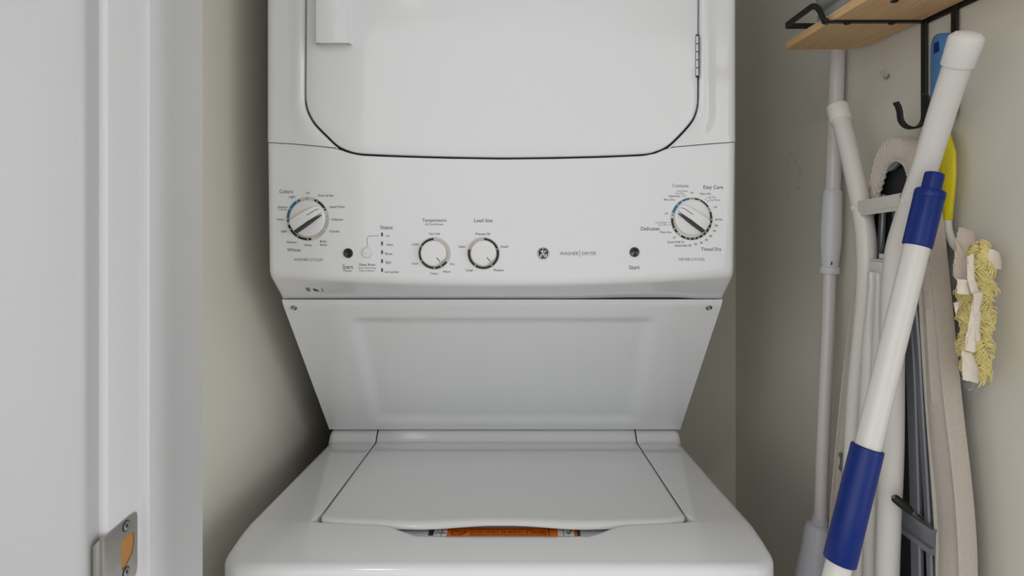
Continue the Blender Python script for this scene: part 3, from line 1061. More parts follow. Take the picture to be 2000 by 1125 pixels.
def big_dial(px, py, kx, ky, rk, ridge, flip, bands, dots, bdots, r0, r1):
    fr = Fr(px, py)
    ring = ring_part(fr, r0, r1, bands, dots, bdots)
    s = fr.s
    off = ((kx - px) * s, -(ky - py) * s)
    t = math.radians(ridge)            # direction of the pointer end, clockwise from the top
    d = (math.sin(t), math.cos(t))
    e = (-d[1], d[0]) if not flip else (d[1], -d[0])    # towards the upper flank
    R = rk * s
    def q(al, ac, h):                  # along ridge, across (positive = upper flank)
        return fr.p(off[0] + d[0] * al + e[0] * ac, off[1] + d[1] * al + e[1] * ac, h)
    def circ(r, h, n=72):
        return [fr.p(off[0] + r * math.sin(2 * PI * k / n), off[1] + r * math.cos(2 * PI * k / n), h) for k in range(n)]
    b = MB()
    rows = [circ(R * 0.97, 0.0004), circ(R * 1.0, 0.0012), circ(R * 0.995, 0.0032), circ(R * 0.965, 0.0044), circ(R * 0.90, 0.0050), circ(R * 0.5, 0.0052)]
    b.grid(rows, 0, close_u=True)
    b.fan(rows[-1], q(0, 0, 0.0053))
    # grip ridge: a rounded bar across the knob, flat on the top
    up0, lo0 = 0.42, -0.30
    sec = [(-0.90, up0 * 0.55, lo0 * 0.9), (-0.86, up0 * 0.9, lo0 * 1.05), (-0.6, up0 * 1.0, lo0 * 1.05), (-0.2, up0 * 1.0, lo0 * 0.95), (0.2, up0 * 0.98, lo0 * 0.8), (0.45, up0 * 0.95, lo0 * 0.72), (0.80, up0 * 0.85, lo0 * 0.62), (0.93, up0 * 0.6, lo0 * 0.45)]
    rows = []
    for al, u, l in sec:
        hh = 0.0125 if abs(al) < 0.85 else 0.0105
        hf = hh - 0.004 * max(0, al)
        rows.append([q(al * R, u * R, 0.0042), q(al * R, u * R * 0.97, hf - 0.002), q(al * R, u * R * 0.86, hf), q(al * R, l * R * 0.8, hf), q(al * R, l * R * 0.95, hf - 0.0018), q(al * R, l * R, 0.0042)])
    b.grid(rows, 0)
    b.add(rows[0], [tuple(range(6))])
    b.add(rows[-1], [tuple(range(6))])
    dial = b.build('cycle_dial', PLASTIC_W, wd, smooth=45)
    ring.build('dial_ring', RING_M, dial, smooth=0, weld=False)
    # charcoal strip along the lower flank
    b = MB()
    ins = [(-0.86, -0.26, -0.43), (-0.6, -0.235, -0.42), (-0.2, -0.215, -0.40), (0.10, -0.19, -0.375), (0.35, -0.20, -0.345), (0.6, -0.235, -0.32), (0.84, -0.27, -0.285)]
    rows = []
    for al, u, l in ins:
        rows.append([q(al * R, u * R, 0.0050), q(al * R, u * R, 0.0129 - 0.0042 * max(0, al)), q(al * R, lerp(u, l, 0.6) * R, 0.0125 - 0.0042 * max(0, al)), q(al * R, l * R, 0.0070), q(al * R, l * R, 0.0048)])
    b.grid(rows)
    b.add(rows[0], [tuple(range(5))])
    b.build('grip_flank', DARK_PL, dial, smooth=30)
    # pointer line on the ridge
    b = MB()
    for a0, a1, c0, c1 in ((0.18, 0.72, 0.10, 0.12), (0.72, 0.90, 0.12, 0.06)):
        w = 0.016
        hh = lambda a: 0.0128 - 0.004 * a
        b.add([q(a0 * R, (c0 - w) * R, hh(a0)), q(a1 * R, (c1 - w) * R, hh(a1)), q(a1 * R, (c1 + w) * R, hh(a1)), q(a0 * R, (c0 + w) * R, hh(a0))], [(0, 1, 2, 3)])
    b.build('pointer_line', INK, dial, smooth=0)
    return dial
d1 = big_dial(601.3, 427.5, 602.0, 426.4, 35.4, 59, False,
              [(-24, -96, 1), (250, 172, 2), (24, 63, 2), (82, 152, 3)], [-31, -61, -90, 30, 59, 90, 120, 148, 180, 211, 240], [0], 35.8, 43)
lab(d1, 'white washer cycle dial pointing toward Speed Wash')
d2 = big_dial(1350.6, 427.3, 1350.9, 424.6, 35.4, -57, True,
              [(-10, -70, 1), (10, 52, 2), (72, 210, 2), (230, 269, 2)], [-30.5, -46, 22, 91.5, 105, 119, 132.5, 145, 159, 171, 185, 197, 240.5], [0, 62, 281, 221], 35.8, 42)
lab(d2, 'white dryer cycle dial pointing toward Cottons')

def small_dial(px, py, kx, ky, bands, dots, lb):
    fr = Fr(px, py)
    s = fr.s
    ring = ring_part(fr, 24, 32, bands, dots, [])
    off = ((kx - px) * s, -(ky - py) * s)
    R = 24.9 * s
    t = math.radians(140)
    fd = (math.sin(t), math.cos(t))
    def circ(r, h, cut, n=80):
        out = []
        for k in range(n):
            a = 2 * PI * k / n
            x, y = r * math.sin(a), r * math.cos(a)
            dd = x * fd[0] + y * fd[1]
            if dd > cut:                # flat cut on the pointer side
                x -= fd[0] * (dd - cut)
                y -= fd[1] * (dd - cut)
            out.append(fr.p(off[0] + x, off[1] + y, h))
        return out
    b = MB()
    rows = [circ(R * 0.95, 0.0006, R), circ(R, 0.002, R * 0.98), circ(R, 0.0085, R * 0.90), circ(R * 0.98, 0.0100, R * 0.87), circ(R * 0.93, 0.0109, R * 0.82), circ(R * 0.86, 0.0112, R * 0.75), circ(R * 0.5, 0.0110, R * 0.5)]
    b.grid(rows, 0, close_u=True)
    b.fan(rows[-1], fr.p(off[0], off[1], 0.0109))
    dial = b.build('selector_dial', PLASTIC_W, wd, smooth=40)
    lab(dial, lb)
    ring.build('dial_ring', RING_M, dial, smooth=0, weld=False)
    b = MB()
    a0, a1 = 0.42 * R, 0.83 * R
    w = 0.00045
    px_, py_ = -fd[1] * w, fd[0] * w
    b.add([fr.p(off[0] + fd[0] * a0 + px_, off[1] + fd[1] * a0 + py_, 0.01155), fr.p(off[0] + fd[0] * a1 + px_, off[1] + fd[1] * a1 + py_, 0.01145),
           fr.p(off[0] + fd[0] * a1 - px_, off[1] + fd[1] * a1 - py_, 0.01145), fr.p(off[0] + fd[0] * a0 - px_, off[1] + fd[1] * a0 - py_, 0.01155)], [(0, 1, 2, 3)])
    b.build('pointer_line', BLACK_INK, dial, smooth=0)
small_dial(848.3, 495, 848.3, 493.6, [(125, 358, 2)], [0, 299, 240, 180, 151, 121], 'small white temperature dial')
small_dial(944.3, 495, 945.0, 493.2, [(2, 286, 2)], [0, 72, 145, 215, 288], 'small white load size dial')

# ---- buttons
def button(px, py, r, m, lb, dish):
    fr = Fr(px, py)
    s = fr.s
    b = MB()
    R = r * s
    prof = [(0.0, R * 1.18, 1), (0.0008, R * 1.12, 1), (0.0009, R * 1.02, 1), (-0.0005, R * 1.0, 0), (0.0022, R * 0.97, 0), (0.0032, R * 0.88, 0)]
    prof += [(0.0032 - 0.0016 * k / 4 if dish else 0.0032 + 0.0002 * k, R * 0.88 * (1 - k / 4.5), 0) for k in range(1, 5)]
    for (h0, r0, _), (h1, r1, mi) in zip(prof, prof[1:]):
        b.grid([[fr.pol(360 * k / 40, rr, h) for k in range(40)] for h, rr in ((h0, r0), (h1, r1))], mi, close_u=True)
    last = [fr.pol(360 * k / 40, prof[-1][1], prof[-1][0]) for k in range(40)]
    b.fan(last, fr.p(0, 0, prof[-1][0]), 0)
    return lab(b.build('push_button', [m, ENAMEL], wd, smooth=40), lb)
button(680.3, 494.3, 9.6, BLACK_GLOSS, 'black washer start button', True)
button(1239, 492.3, 9.6, BLACK_GLOSS, 'black dryer start button', True)
button(717.2, 493.2, 10.0, PLASTIC_W, 'white deep rinse button', False)

# ---- round badge with script letters
fr = Fr(1061, 495)
s = fr.s
b = MB()
R = 11.6 * s
for h, r0, mi in ((0, 0, 0),):
    prof = [(0.0, R, 0), (0.0012, R, 0), (0.0016, R * 0.95, 0), (0.0014, R * 0.86, 0), (0.0011, R * 0.84, 1), (0.0011, R * 0.4, 1)]
    for (h0, ra, _), (h1, rb, mi) in zip(prof, prof[1:]):
        b.grid([[fr.pol(360 * k / 40, rr, h) for k in range(40)] for h, rr in ((h0, ra), (h1, rb))], mi, close_u=True)
    b.fan([fr.pol(360 * k / 40, R * 0.4, 0.0011) for k in range(40)], fr.p(0, 0, 0.0011), 1)
badge = b.build('round_badge', [CHROME, BLACK_GLOSS], wd, smooth=40)
b = MB()
def stroke(pts, w):
    P = [fr.p((x - 300) / 14.28 * s, -(y - 280) / 14.28 * s, 0.0013) for x, y in pts]
    P = catmull(P, 5)
    k = len(P)
    b.tube(P, [w * s * (0.55 + 0.45 * math.sin(PI * i / (k - 1))) for i in range(k)], 8)
stroke([(222, 205), (240, 228), (262, 245), (282, 235), (294, 208), (288, 185), (270, 190), (262, 220), (268, 250), (288, 262), (310, 250)], 0.75)
stroke([(288, 250), (276, 290), (255, 345), (235, 372), (212, 362), (210, 335), (232, 312), (265, 300), (300, 285)], 0.8)
stroke([(375, 190), (352, 192), (333, 222), (318, 270), (310, 315), (322, 358), (352, 374), (384, 362), (402, 330), (390, 303), (362, 300), (346, 322), (358, 344), (374, 336)], 0.8)
stroke([(330, 236), (350, 240), (372, 222), (384, 200)], 0.6)
for pts in ([(282, 155), (296, 138), (312, 150)], [(432, 262), (445, 280), (430, 292)], [(318, 412), (302, 428), (290, 414)], [(168, 300), (156, 284), (172, 272)]):
    stroke(pts, 0.7)
b.build('script_monogram', WHITE_INK, badge, smooth=60)

# small mark on the console underside
b = MB()
c = at(613, 566, 0.926)
def und(px, py):
    return on_y(px, py, lambda x, z: lerp(Yc(x, H - 0.0895 - 0.0135 * bow(x)), Y_BOT, (H - 0.0895 - 0.0135 * bow(x) - z) / (H - 0.0895 - 0.0135 * bow(x) - Z_BOT)))
for quad, mi in (([(597, 562), (604, 562), (607, 569), (600, 568)], 1), ([(611, 563), (619, 565), (624, 569), (614, 568)], 0), ([(628, 563), (630, 563), (632, 570), (630, 570)], 1)):
    P = [und(*p) - Vector((0, 0.0004, -0.0)) + Vector((0, 0, -0.0003)) for p in quad]
    b.add(P, [(0, 1, 2, 3)], mi)
b.build('printed_mark', [INK, INK_L], cons, smooth=0)

# ================================================================== WALL SHELF
WX = XR
sh = thing('wall_shelf', 'wooden wall shelf on black metal bracket with hooks beneath', 'shelf', (WX, 0.80, H + 0.263))
ZB = H + 0.2625
bx0, bx1 = 0.4345, 0.5555
b = MB()
yfar, ynear = 0.988, 0.58
pl = [(bx1, ynear), (bx0, ynear), (bx0, yfar - 0.004), (bx0 + 0.004, yfar)]
for k in range(0, 9):
    a = PI / 2 - k / 8 * PI / 2
    pl.append((bx1 - 0.028 + 0.028 * math.cos(a), yfar - 0.028 + 0.028 * math.sin(a)))
b.prism(pl, ZB, ZB + 0.012, lambda u, v, d: (u, v, d))
b.build('shelf_board', WOOD, sh, bevel=0.0015, origin=(0.49, 0.8, ZB))
GX = 0.4235
def guard():
    b = MB()
    zr = ZB - 0.0015
    for ya in (0.839,):
        arm = [Vector((WX - 0.0015, ya, zr)), Vector((GX, ya, zr)), Vector((GX - 0.0005, ya, zr + 0.003))]
        b.tube(fillet(arm, [0, 0.002, 0], 4), 0, flat=(0.008, 0.003), up=(0, 1, 0))
    zg = H + 0.2905
    rail = [Vector((GX, 0.841, zr + 0.004)), Vector((GX - 0.003, 0.852, zg)), Vector((GX - 0.003, 0.956, zg)), Vector((WX - 0.0015, 0.956, zg))]
    return b, rail, zr, zg
b, rail, zr, zg = guard()
b.build('bracket_arm', BLACK_MET, sh, smooth=40)
b = MB()
b.tube([(WX - 0.0015, 0.655, zr), (GX, 0.655, zr)], 0, flat=(0.008, 0.003), up=(0, 1, 0))
b.build('bracket_arm', BLACK_MET, sh, smooth=40)
# guard rail: rises from the arm, runs back along the board and returns to the wall
b = MB()
path = fillet([Vector((GX + 0.004, 0.837, zr)), Vector((GX, 0.840, zr + 0.001)), Vector((GX - 0.0005, 0.861, zg + 0.0035)), Vector((GX - 0.001, 0.958, zg + 0.001)), Vector((WX - 0.002, 0.958, zg + 0.001))], [0, 0.003, 0.024, 0.004, 0], 8)
rows = []
for i, p in enumerate(path):
    t = (path[min(i + 1, len(path) - 1)] - path[max(i - 1, 0)]).normalized()
    # bar is a strip standing on edge: thin across, 9 mm along the in-plane normal
    side = Vector((1, 0, 0)) if abs(t.x) < 0.7 else Vector((0, -1, 0))
    side = (side - t * side.dot(t)).normalized()
    upv = t.cross(side).normalized()
    if (upv.z if abs(t.z) < 0.7 else -upv.y) < 0:
        upv = -upv
    w, h = 0.0015, 0.0042
    rows.append([p + side * w + upv * h, p - side * w + upv * h, p - side * w - upv * h, p + side * w - upv * h])
b.grid(rows, close_u=True)
b.add(rows[0], [(0, 1, 2, 3)])
b.add(rows[-1], [(0, 1, 2, 3)])
b.build('guard_rail', BLACK_MET, sh, smooth=40)
b = MB()
b.tube([(WX - 0.002, 0.843, zr + 0.0005), (WX - 0.002, 0.675, zr + 0.0005)], 0, flat=(0.009, 0.0036), up=(0, 0, 1))
b.build('wall_rail', BLACK_MET, sh, smooth=40)
for px, py in ((1655, 45), (1742, 40), (1692, 0)):
    D = 0.839 if py > 10 else 0.655
    c = at(px, py, D)
    b = MB()
    yy = 0.839 if py > 10 else 0.76
    b.lathe([(0, 0), (0, 0.0045), (-0.0012, 0.0045), (-0.0022, 0.003), (-0.0024, 0)], (c.x if py > 10 else 0.47, yy, ZB - (0.003 if py > 10 else 0)), (0, 0, 1), 16)
    b.build('bolt', BLACK_MET, sh, smooth=50)
# straps with J hooks
for yy, px in ((0.837, 1808), (0.779, 1868)):
    zb_ = H + 0.132
    xw = WX - 0.0035
    pts = [Vector((xw, yy, ZB + 0.06 if px > 1850 else ZB + 0.002)), Vector((xw, yy, zb_))]
    R = 0.0165
    for k in range(1, 13):
        a = k / 12 * PI
        pts.append(Vector((xw - R + R * math.cos(a), yy, zb_ - R * math.sin(a))))
    pts += [Vector((xw - 2 * R - 0.0005, yy, zb_ + 0.006)), Vector((xw - 2 * R - 0.0025, yy, zb_ + 0.013)), Vector((xw - 2 * R - 0.006, yy, zb_ + 0.019))]
    b = MB()
    b.tube(pts, 0, flat=(0.0115, 0.0028), up=(0, 1, 0))
    b.build('hook_strap', BLACK_MET, sh, smooth=40)

# grey books lying on the shelf
bk = thing('book', 'grey hardback book lying flat on the wooden shelf', 'book', (0.49, 0.78, ZB + 0.012))
def book(root, w, l, t, tilt, base):
    """spine towards the room (-x)"""
    M = Matrix.Translation(base) @ Matrix.Rotation(tilt, 4, 'Y')
    def tr(b):
        b.v = [tuple(M @ Vector(p)) for p in b.v]
        return b
    b = MB()
    b.box((0, -l / 2, 0), (w, l / 2, 0.002))
    b.box((0, -l / 2, t - 0.002), (w, l / 2, t))
    b.box((0, -l / 2, 0.002), (0.002, l / 2, t - 0.002))
    tr(b).build('book_cover', BOOK_M, root, bevel=0.0004)
    b = MB()
    b.box((0.0022, -l / 2 + 0.003, 0.0021), (w - 0.003, l / 2 - 0.003, t - 0.0021))
    tr(b).build('pages', PAGE_M, root)
book(bk, 0.10, 0.20, 0.011, 0, (0.4385, 0.790, ZB + 0.0121))
bk2 = thing('book', 'thicker grey hardback book leaning on top of the flat book', 'book', (0.49, 0.78, ZB + 0.024))
book(bk2, 0.095, 0.19, 0.022, -0.16, (0.4395, 0.795, ZB + 0.0240))

# small wire hook on the wall
b = MB()
c = on_x(1737, 147, XR)
pts = catmull([c + Vector((0.001, 0, 0.0015)), c + Vector((-0.0012, 0, -0.001)), c + Vector((-0.0035, 0, -0.0042)), c + Vector((-0.0070, 0, -0.0040)), c + Vector((-0.0098, 0, 0.0010)), c + Vector((-0.0118, 0, 0.0068)), c + Vector((-0.0128, 0, 0.0105))], 6)
b.tube(pts, 0.0014, 10)
tag(b.build('wire_hook', CHROME, None, smooth=60, origin=c), 'small bent steel wire hook stuck in the wall under the shelf', 'hook')

# ================================================================== TELESCOPIC POLE (far left)
tp = thing('telescopic_pole', 'thin off-white telescopic pole with grey grip and bottle base leaning in corner', 'cleaning pole', (0.47, 1.06, 0))
DT = 1.036
P = lambda px, py, D=DT: at(px, py, D)
ptop = P(1637, 60)
b = MB()
b.tube([ptop, P(1635, 107), P(1626, 385)], 0.0122, 24)
b.build('upper_tube', POLE_PINK, tp, smooth=60)
b = MB()
g = [(370, 0.0125), (374, 0.0150), (385, 0.0154), (420, 0.0163), (450, 0.0170), (475, 0.0166), (500, 0.0150), (515, 0.0138), (520, 0.0132), (521, 0.0150), (523, 0.0156), (532, 0.0156), (534, 0.0148), (534, 0.0118)]
ax = lambda y: lerp(1626, 1620, (y - 370) / 164)
b.tube([P(ax(y), y) for y, r in g], [r for y, r in g], 28)
b.build('grip', GREY_PL, tp, smooth=45)
b = MB()
sc_ = P(1615.5, 513) + Vector((0, -0.0132, 0))
b.lathe([(0, 0), (0, 0.0030), (0.0010, 0.0028), (0.0014, 0.0018), (0.0008, 0.0010), (0.0008, 0)], sc_, (-0.15, -1, 0), 16)
b.build('grip_screw', CHROME, tp)
b = MB()
b.tube([P(1620, 530), P(1617, 640), P(1606, 900), P(1602.5, 1014)], 0.0105, 24)
b.build('lower_tube', POLE_PINK, tp, smooth=60)
b = MB()
g = [(1008, 0.0120), (1010, 0.0138), (1014, 0.0142), (1016, 0.0132), (1019, 0.0140), (1022, 0.0134), (1026, 0.0200), (1034, 0.0226), (1042, 0.0234), (1060, 0.0238), (1125, 0.0275), (1300, 0.032), (1302, 0.029)]
ax2 = lambda y: 1602.5 + (y - 1014) * -0.135
b.tube([at(ax2(y), y, DT + 0.006) for y, r in g], [r for y, r in g], 32)
b.build('bottle', BOTTLE_M, tp, smooth=50)
b = MB()
e0, e1 = at(ax2(1299), 1299, DT + 0.006), Vector((0.425, 1.07, 0.002))
b.tube([e0, e1], 0.012, 20)
b.build('lower_tube', POLE_PINK, tp, smooth=60)

# ================================================================== IRONING BOARD
ib = thing('ironing_board', 'folded ironing board with beige cover standing against the right wall', 'ironing board', (0.53, 0.85, 0))
XU = 0.5185
opx = [(1620, 1090), (1624, 1000), (1632, 900), (1645, 760), (1668, 575), (1684, 460), (1700, 365), (1711, 313), (1725, 283), (1743, 269), (1762, 269), (1780, 285), (1794, 322), (1806, 380),
       (1814, 440), (1822, 520), (1835, 650), (1850, 800), (1865, 930), (1874, 1030), (1878, 1125)]
ipx = [(1629, 1090), (1637, 1000), (1643, 900), (1653, 760), (1672, 610), (1691, 480), (1708, 405), (1720, 362), (1732, 326), (1748, 313), (1764, 318), (1773, 335), (1778, 365), (1784, 420),
       (1789, 480), (1795, 545), (1801, 650), (1811, 800), (1821, 930), (1829, 1050), (1831, 1125)]
def yz(pxs, X):
    return [Vector((X, X * F / (px - VX), H - (py - VY) / F * (X * F / (px - VX)))) for px, py in pxs]
o3, i3 = yz(opx, XU), yz(ipx, XU)
o3 = [Vector((XU, 1.000, 0.03)), Vector((XU, 1.024, 0.06)), Vector((XU, 1.024, 0.40))] + o3 + [Vector((XU, 0.7105, 0.80)), Vector((XU, 0.710, 0.60)), Vector((XU, 0.708, 0.06)), Vector((XU, 0.730, 0.03))]
i3 = [Vector((XU, 0.970, 0.09)), Vector((XU, 0.985, 0.11)), Vector((XU, 0.992, 0.40))] + i3 + [Vector((XU, 0.752, 0.80)), Vector((XU, 0.751, 0.60)), Vector((XU, 0.750, 0.11)), Vector((XU, 0.765, 0.09))]
PER = 24
Oc, Ic = catmull(o3, PER), catmull(i3, PER)
nO = len(Oc)
cenY = 0.85
def cover():
    b = MB()
    rows = []
    def pleat(i):
        p = Oc[i]
        nose = sstep(1.20, 1.40, p.z)
        return nose
    XT = 0.5400
    for kk, (t, dx, amp) in enumerate([(0.0, 0.0015, 0.8), (0.06, 0.0, 1.0), (0.25, -0.0018, 1.0), (0.5, -0.0026, 0.9), (0.75, -0.0012, 0.6), (0.93, -0.0012, 0.35), (0.985, -0.0026, 0.2), (1.0, -0.0010, 0.2)]):
        row = []
        for i in range(nO):
            p = Ic[i].lerp(Oc[i], t)
            nz = pleat(i)
            ph = i * 0.86 + 0.9 * math.sin(i * 0.171)
            wv = math.sin(ph) * 0.0019 * nz + (1 - nz) * 0.0012 * math.sin(i * 0.087 + 2.0 * t)
            fold = (1 - nz) * 0.0022 * math.exp(-((t - 0.5) / 0.1) ** 2) * (1 if i > nO / 2 else 0)
            row.append(Vector((p.x + dx + wv * amp - fold, p.y, p.z)))
        rows.append(row)
    # round the edge and close over the far side
    for X, sc in ((XU + 0.003, 1.000), (XU + 0.010, 1.0005), (XT - 0.005, 1.000), (XT - 0.0012, 0.988), (XT, 0.95), (XT, 0.6), (XT, 0.2)):
        row = []
        for p in Oc:
            q = Vector((X, cenY + (p.y - cenY) * sc, p.z))
            if p.z > 1.2:
                q.z = 1.2 + (p.z - 1.2) * (sc if sc > 0.9 else 0.9 + 0.1 * sc)
            row.append(q)
        rows.append(row)
    b.grid(rows, close_u=False)
    return b
cover().build('cover', COVER, ib, smooth=42)
b = MB()
b.tube([p + Vector((0.0006 + 0.0012 * math.sin(i * 0.86) * sstep(1.2, 1.4, p.z), 0.0, 0)) for i, p in enumerate(Ic)], 0.0028, 8)
b.build('elastic_hem', HEM, ib, smooth=60)
# dark board panel with rounded nose, sitting in the cover
b = MB()
mid = [Ic[i].lerp(Oc[i], 0.55) for i in range(0, nO, 4)]
ring0 = [Vector((XU + 0.0095, p.y, p.z)) for p in mid]
ring1 = [Vector((XU + 0.022, p.y, p.z)) for p in mid]
b.add(ring0 + ring1, [tuple(range(len(mid))), tuple(range(len(mid), 2 * len(mid)))[::-1]] + [(i, (i + 1) % len(mid), len(mid) + (i + 1) % len(mid), len(mid) + i) for i in range(len(mid))])
b.build('board_panel', MESH_D, ib, smooth=30)
# long grey rails under the board
for pts, w in (([(1752, 395), (1768, 560), (1780, 700), (1787, 900), (1792, 1125)], 0.019), ([(1726, 380), (1712, 560), (1672, 760), (1648, 1000), (1640, 1125)], 0.010), ([(1766, 420), (1790, 620), (1801, 800), (1811, 960), (1819, 1125)], 0.011)):
    P_ = [on_x(px, py, XU + 0.004) for px, py in pts]
    q0 = P_[-1].copy()
    P_ += [Vector((XU + 0.004, q0.y + (q0.y - P_[-2].y) * 0.3, lerp(q0.z, 0.20, j / 6))) for j in range(1, 7)]
    P_ = [Vector((XU + 0.0042, p.y, p.z)) for p in P_]
    b = MB()
    b.tube(catmull(P_, 5), 0, flat=(w, 0.007), up=(0, 1, 0))
    b.build('rail', RAIL_M, ib, smooth=30)
# short metal tongue under the nose
b = MB()
q = [on_x(px, py, XU + 0.003) for px, py in ((1733, 325), (1756, 314), (1757, 320), (1746, 332), (1732, 336))]
b.prism([(p.y, p.z) for p in q], XU + 0.001, XU + 0.006, lambda u, v, d: (d, u, v))
b.build('nose_tongue', RAIL_M, ib, bevel=0.0006)
# cross braces
def flatbar(name, pts, X, w, th, m):
    P_ = [on_x(px, py, X) for px, py in pts]
    b = MB()
    rows = []
    for p in P_:
        rows.append([p + Vector((-th / 2, 0, w / 2)), p + Vector((-th / 2, 0, w * 0.28)), p + Vector((-th * 0.1, 0, w * 0.22)), p + Vector((-th * 0.1, 0, -w * 0.22)), p + Vector((-th / 2, 0, -w * 0.28)), p + Vector((-th / 2, 0, -w / 2)), p + Vector((th / 2, 0, -w / 2)), p + Vector((th / 2, 0, w / 2))])
    b.grid(rows, close_u=True)
    b.add(rows[0], [tuple(range(8))])
    b.add(rows[-1], [tuple(range(8))])
    return b.build(name, m, ib, smooth=25)
flatbar('cross_brace', [(1764, 1015), (1790, 1034), (1812, 1050), (1826, 1060)], XU - 0.003, 0.032, 0.010, RAIL_M)
flatbar('cross_brace', [(1641, 900), (1650, 908), (1672, 928)], XU - 0.0042, 0.026, 0.005, RAIL_M)

XLG = 0.500
def leg(pxs, X, r, tailz=0.25):
    P_ = [on_x(px, py, X if not isinstance(X, list) else X[i]) for i, (px, py) in enumerate(pxs)]
    d = P_[-1] - P_[-2]
    k = (tailz - P_[-1].z) / d.z
    q0 = P_[-1].copy()
    nn = max(2, int((q0.z - tailz) / 0.11))
    for j in range(1, nn + 1):
        P_.append(Vector((q0.x, q0.y + d.y * k * 0.4 * j / nn, lerp(q0.z, tailz, j / nn))))
    return catmull(P_, 8)
def capped(pts, cap, r, name='leg'):
    b = MB()
    b.tube(pts, r, 28)
    o = b.build(name, WHITE_TUBE, ib, smooth=60)
    return o
Lp = leg([(1637, 215), (1657, 290), (1674, 365), (1685, 420), (1691, 465), (1693, 520), (1691, 580), (1684, 660), (1676, 740), (1668, 860), (1657, 1125)], XLG, 0.0135)
legL = capped(Lp, None, 0.0135)
Rp = leg([(1884, 85), (1846, 200), (1815, 300), (1797, 355), (1779, 405), (1764, 450), (1753, 490), (1747, 540), (1743, 620), (1742, 860), (1737, 1000), (1733, 1125)], [0.488] * 5 + [0.49] * 7, 0.0140)
legR = capped(Rp, None, 0.0142)
def foot(top, nxt, r, legobj, L=0.036):
    d = (top - nxt).normalized()
    b = MB()
    base = top - d * (L * 0.72)
    b.lathe([(0, r * 0.9), (0, r * 1.12), (0.001, r * 1.15), (L * 0.86, r * 1.2), (L * 0.93, r * 1.17), (L * 1.0, r * 1.0), (L * 1.07, r * 0.72), (L * 1.11, r * 0.4), (L * 1.12, 0)], base, d, 36)
    # small ribs round the crown
    a = d.orthogonal().normalized()
    c = d.cross(a)
    for k in range(14):
        t = 2 * PI * k / 14
        p0 = base + d * (L * 0.93) + (a * math.cos(t) + c * math.sin(t)) * r * 1.15
        p1 = base + d * (L * 1.06) + (a * math.cos(t) + c * math.sin(t)) * r * 0.77
        b.tube([p0, p1], [0.0003, 0.0006], 6)
    b.build('foot_cap', WHITE_CAP, legobj, smooth=45)
foot(Lp[0], Lp[4], 0.0135, legL, 0.030)
foot(Rp[0], Rp[4], 0.0142, legR, 0.034)
for (px, py, X, lo_) in ((1667, 406, XLG - 0.0135, legL), (1766, 391, 0.488 - 0.0135, legR)):
    c = on_x(px, py, X)
    b = MB()
    b.lathe([(-0.001, 0.0), (-0.001, 0.0042), (0.0008, 0.0042), (0.0014, 0.0034), (0.0008, 0.0022), (0.0018, 0.0016), (0.002, 0)], c, (-1, -0.35, 0), 20)
    b.build('rivet', WHITE_TUBE, lo_, smooth=50)
# channel bar joining the two legs
A, B_ = on_x(1688, 407, 0.4985), on_x(1770, 394, 0.4900)
b = MB()
w = 0.0215
rows = []
for p in (A, B_):
    rows.append([p + Vector((-0.008, 0, w / 2)), p + Vector((-0.0095, 0, w / 2 - 0.001)), p + Vector((-0.0095, 0, -w / 2 + 0.006)), p + Vector((-0.0075, 0, -w / 2 + 0.0045)), p + Vector((-0.0075, 0, -w / 2)), p + Vector((-0.006, 0, -w / 2)),
                 p + Vector((-0.006, 0, -w / 2 + 0.005)), p + Vector((-0.008, 0, -w / 2 + 0.0065)), p + Vector((-0.008, 0, w / 2 - 0.0015)), p + Vector((0.010, 0, w / 2 - 0.0015)), p + Vector((0.010, 0, w / 2))])
b.grid(rows, close_u=True)
b.add(rows[0], [tuple(range(11))])
b.add(rows[-1], [tuple(range(11))])
b.build('leg_crossbar', WHITE_TUBE, ib, smooth=25)
# inner pair: flattened tops that open out into tubes
def inner_leg(pxs, X):
    P_ = leg(pxs, X, 0.01)
    b = MB()
    rows = []
    z0 = P_[0].z
    for i, p in enumerate(P_):
        k = sstep(0.045, 0.13, z0 - p.z)
        ry, rx = lerp(0.0055, 0.0108, k), lerp(0.0125, 0.0108, k)
        row = []
        for j in range(24):
            a = 2 * PI * j / 24
            sx = math.cos(a)
            crease = (1 - k) * 0.0025 * max(0, math.cos(2 * a)) if abs(math.sin(a)) < 0.5 else 0
            row.append(Vector((p.x + (rx - crease) * sx * 0.9, p.y + ry * math.sin(a), p.z)))
        rows.append(row)
    b.grid(rows, close_u=True)
    b.fan(rows[0][::-1], P_[0])
    return b.build('leg', WHITE_TUBE, ib, smooth=50)
inner_leg([(1709, 531), (1709, 560), (1706, 600), (1700, 660), (1696, 740), (1690, 860), (1682, 1000), (1677, 1125)], 0.494)
inner_leg([(1723, 533), (1723, 560), (1722, 600), (1719, 660), (1716, 740), (1711, 860), (1704, 1000), (1701, 1125)], 0.496)
# pivot bracket above them
c0, c1 = on_x(1711, 531, 0.502), on_x(1735, 498, 0.502)
b = MB()
b.box((0.493, c1.y, c0.z), (0.512, c0.y, c0.z + 0.016))
b.box((0.493, c1.y, c0.z + 0.0165), (0.512, c0.y, c0.z + 0.0185))
b.box((0.506, c1.y, c0.z + 0.0185), (0.512, c0.y, c1.z))
b.build('pivot_bracket', WHITE_TUBE, ib, bevel=0.0006)
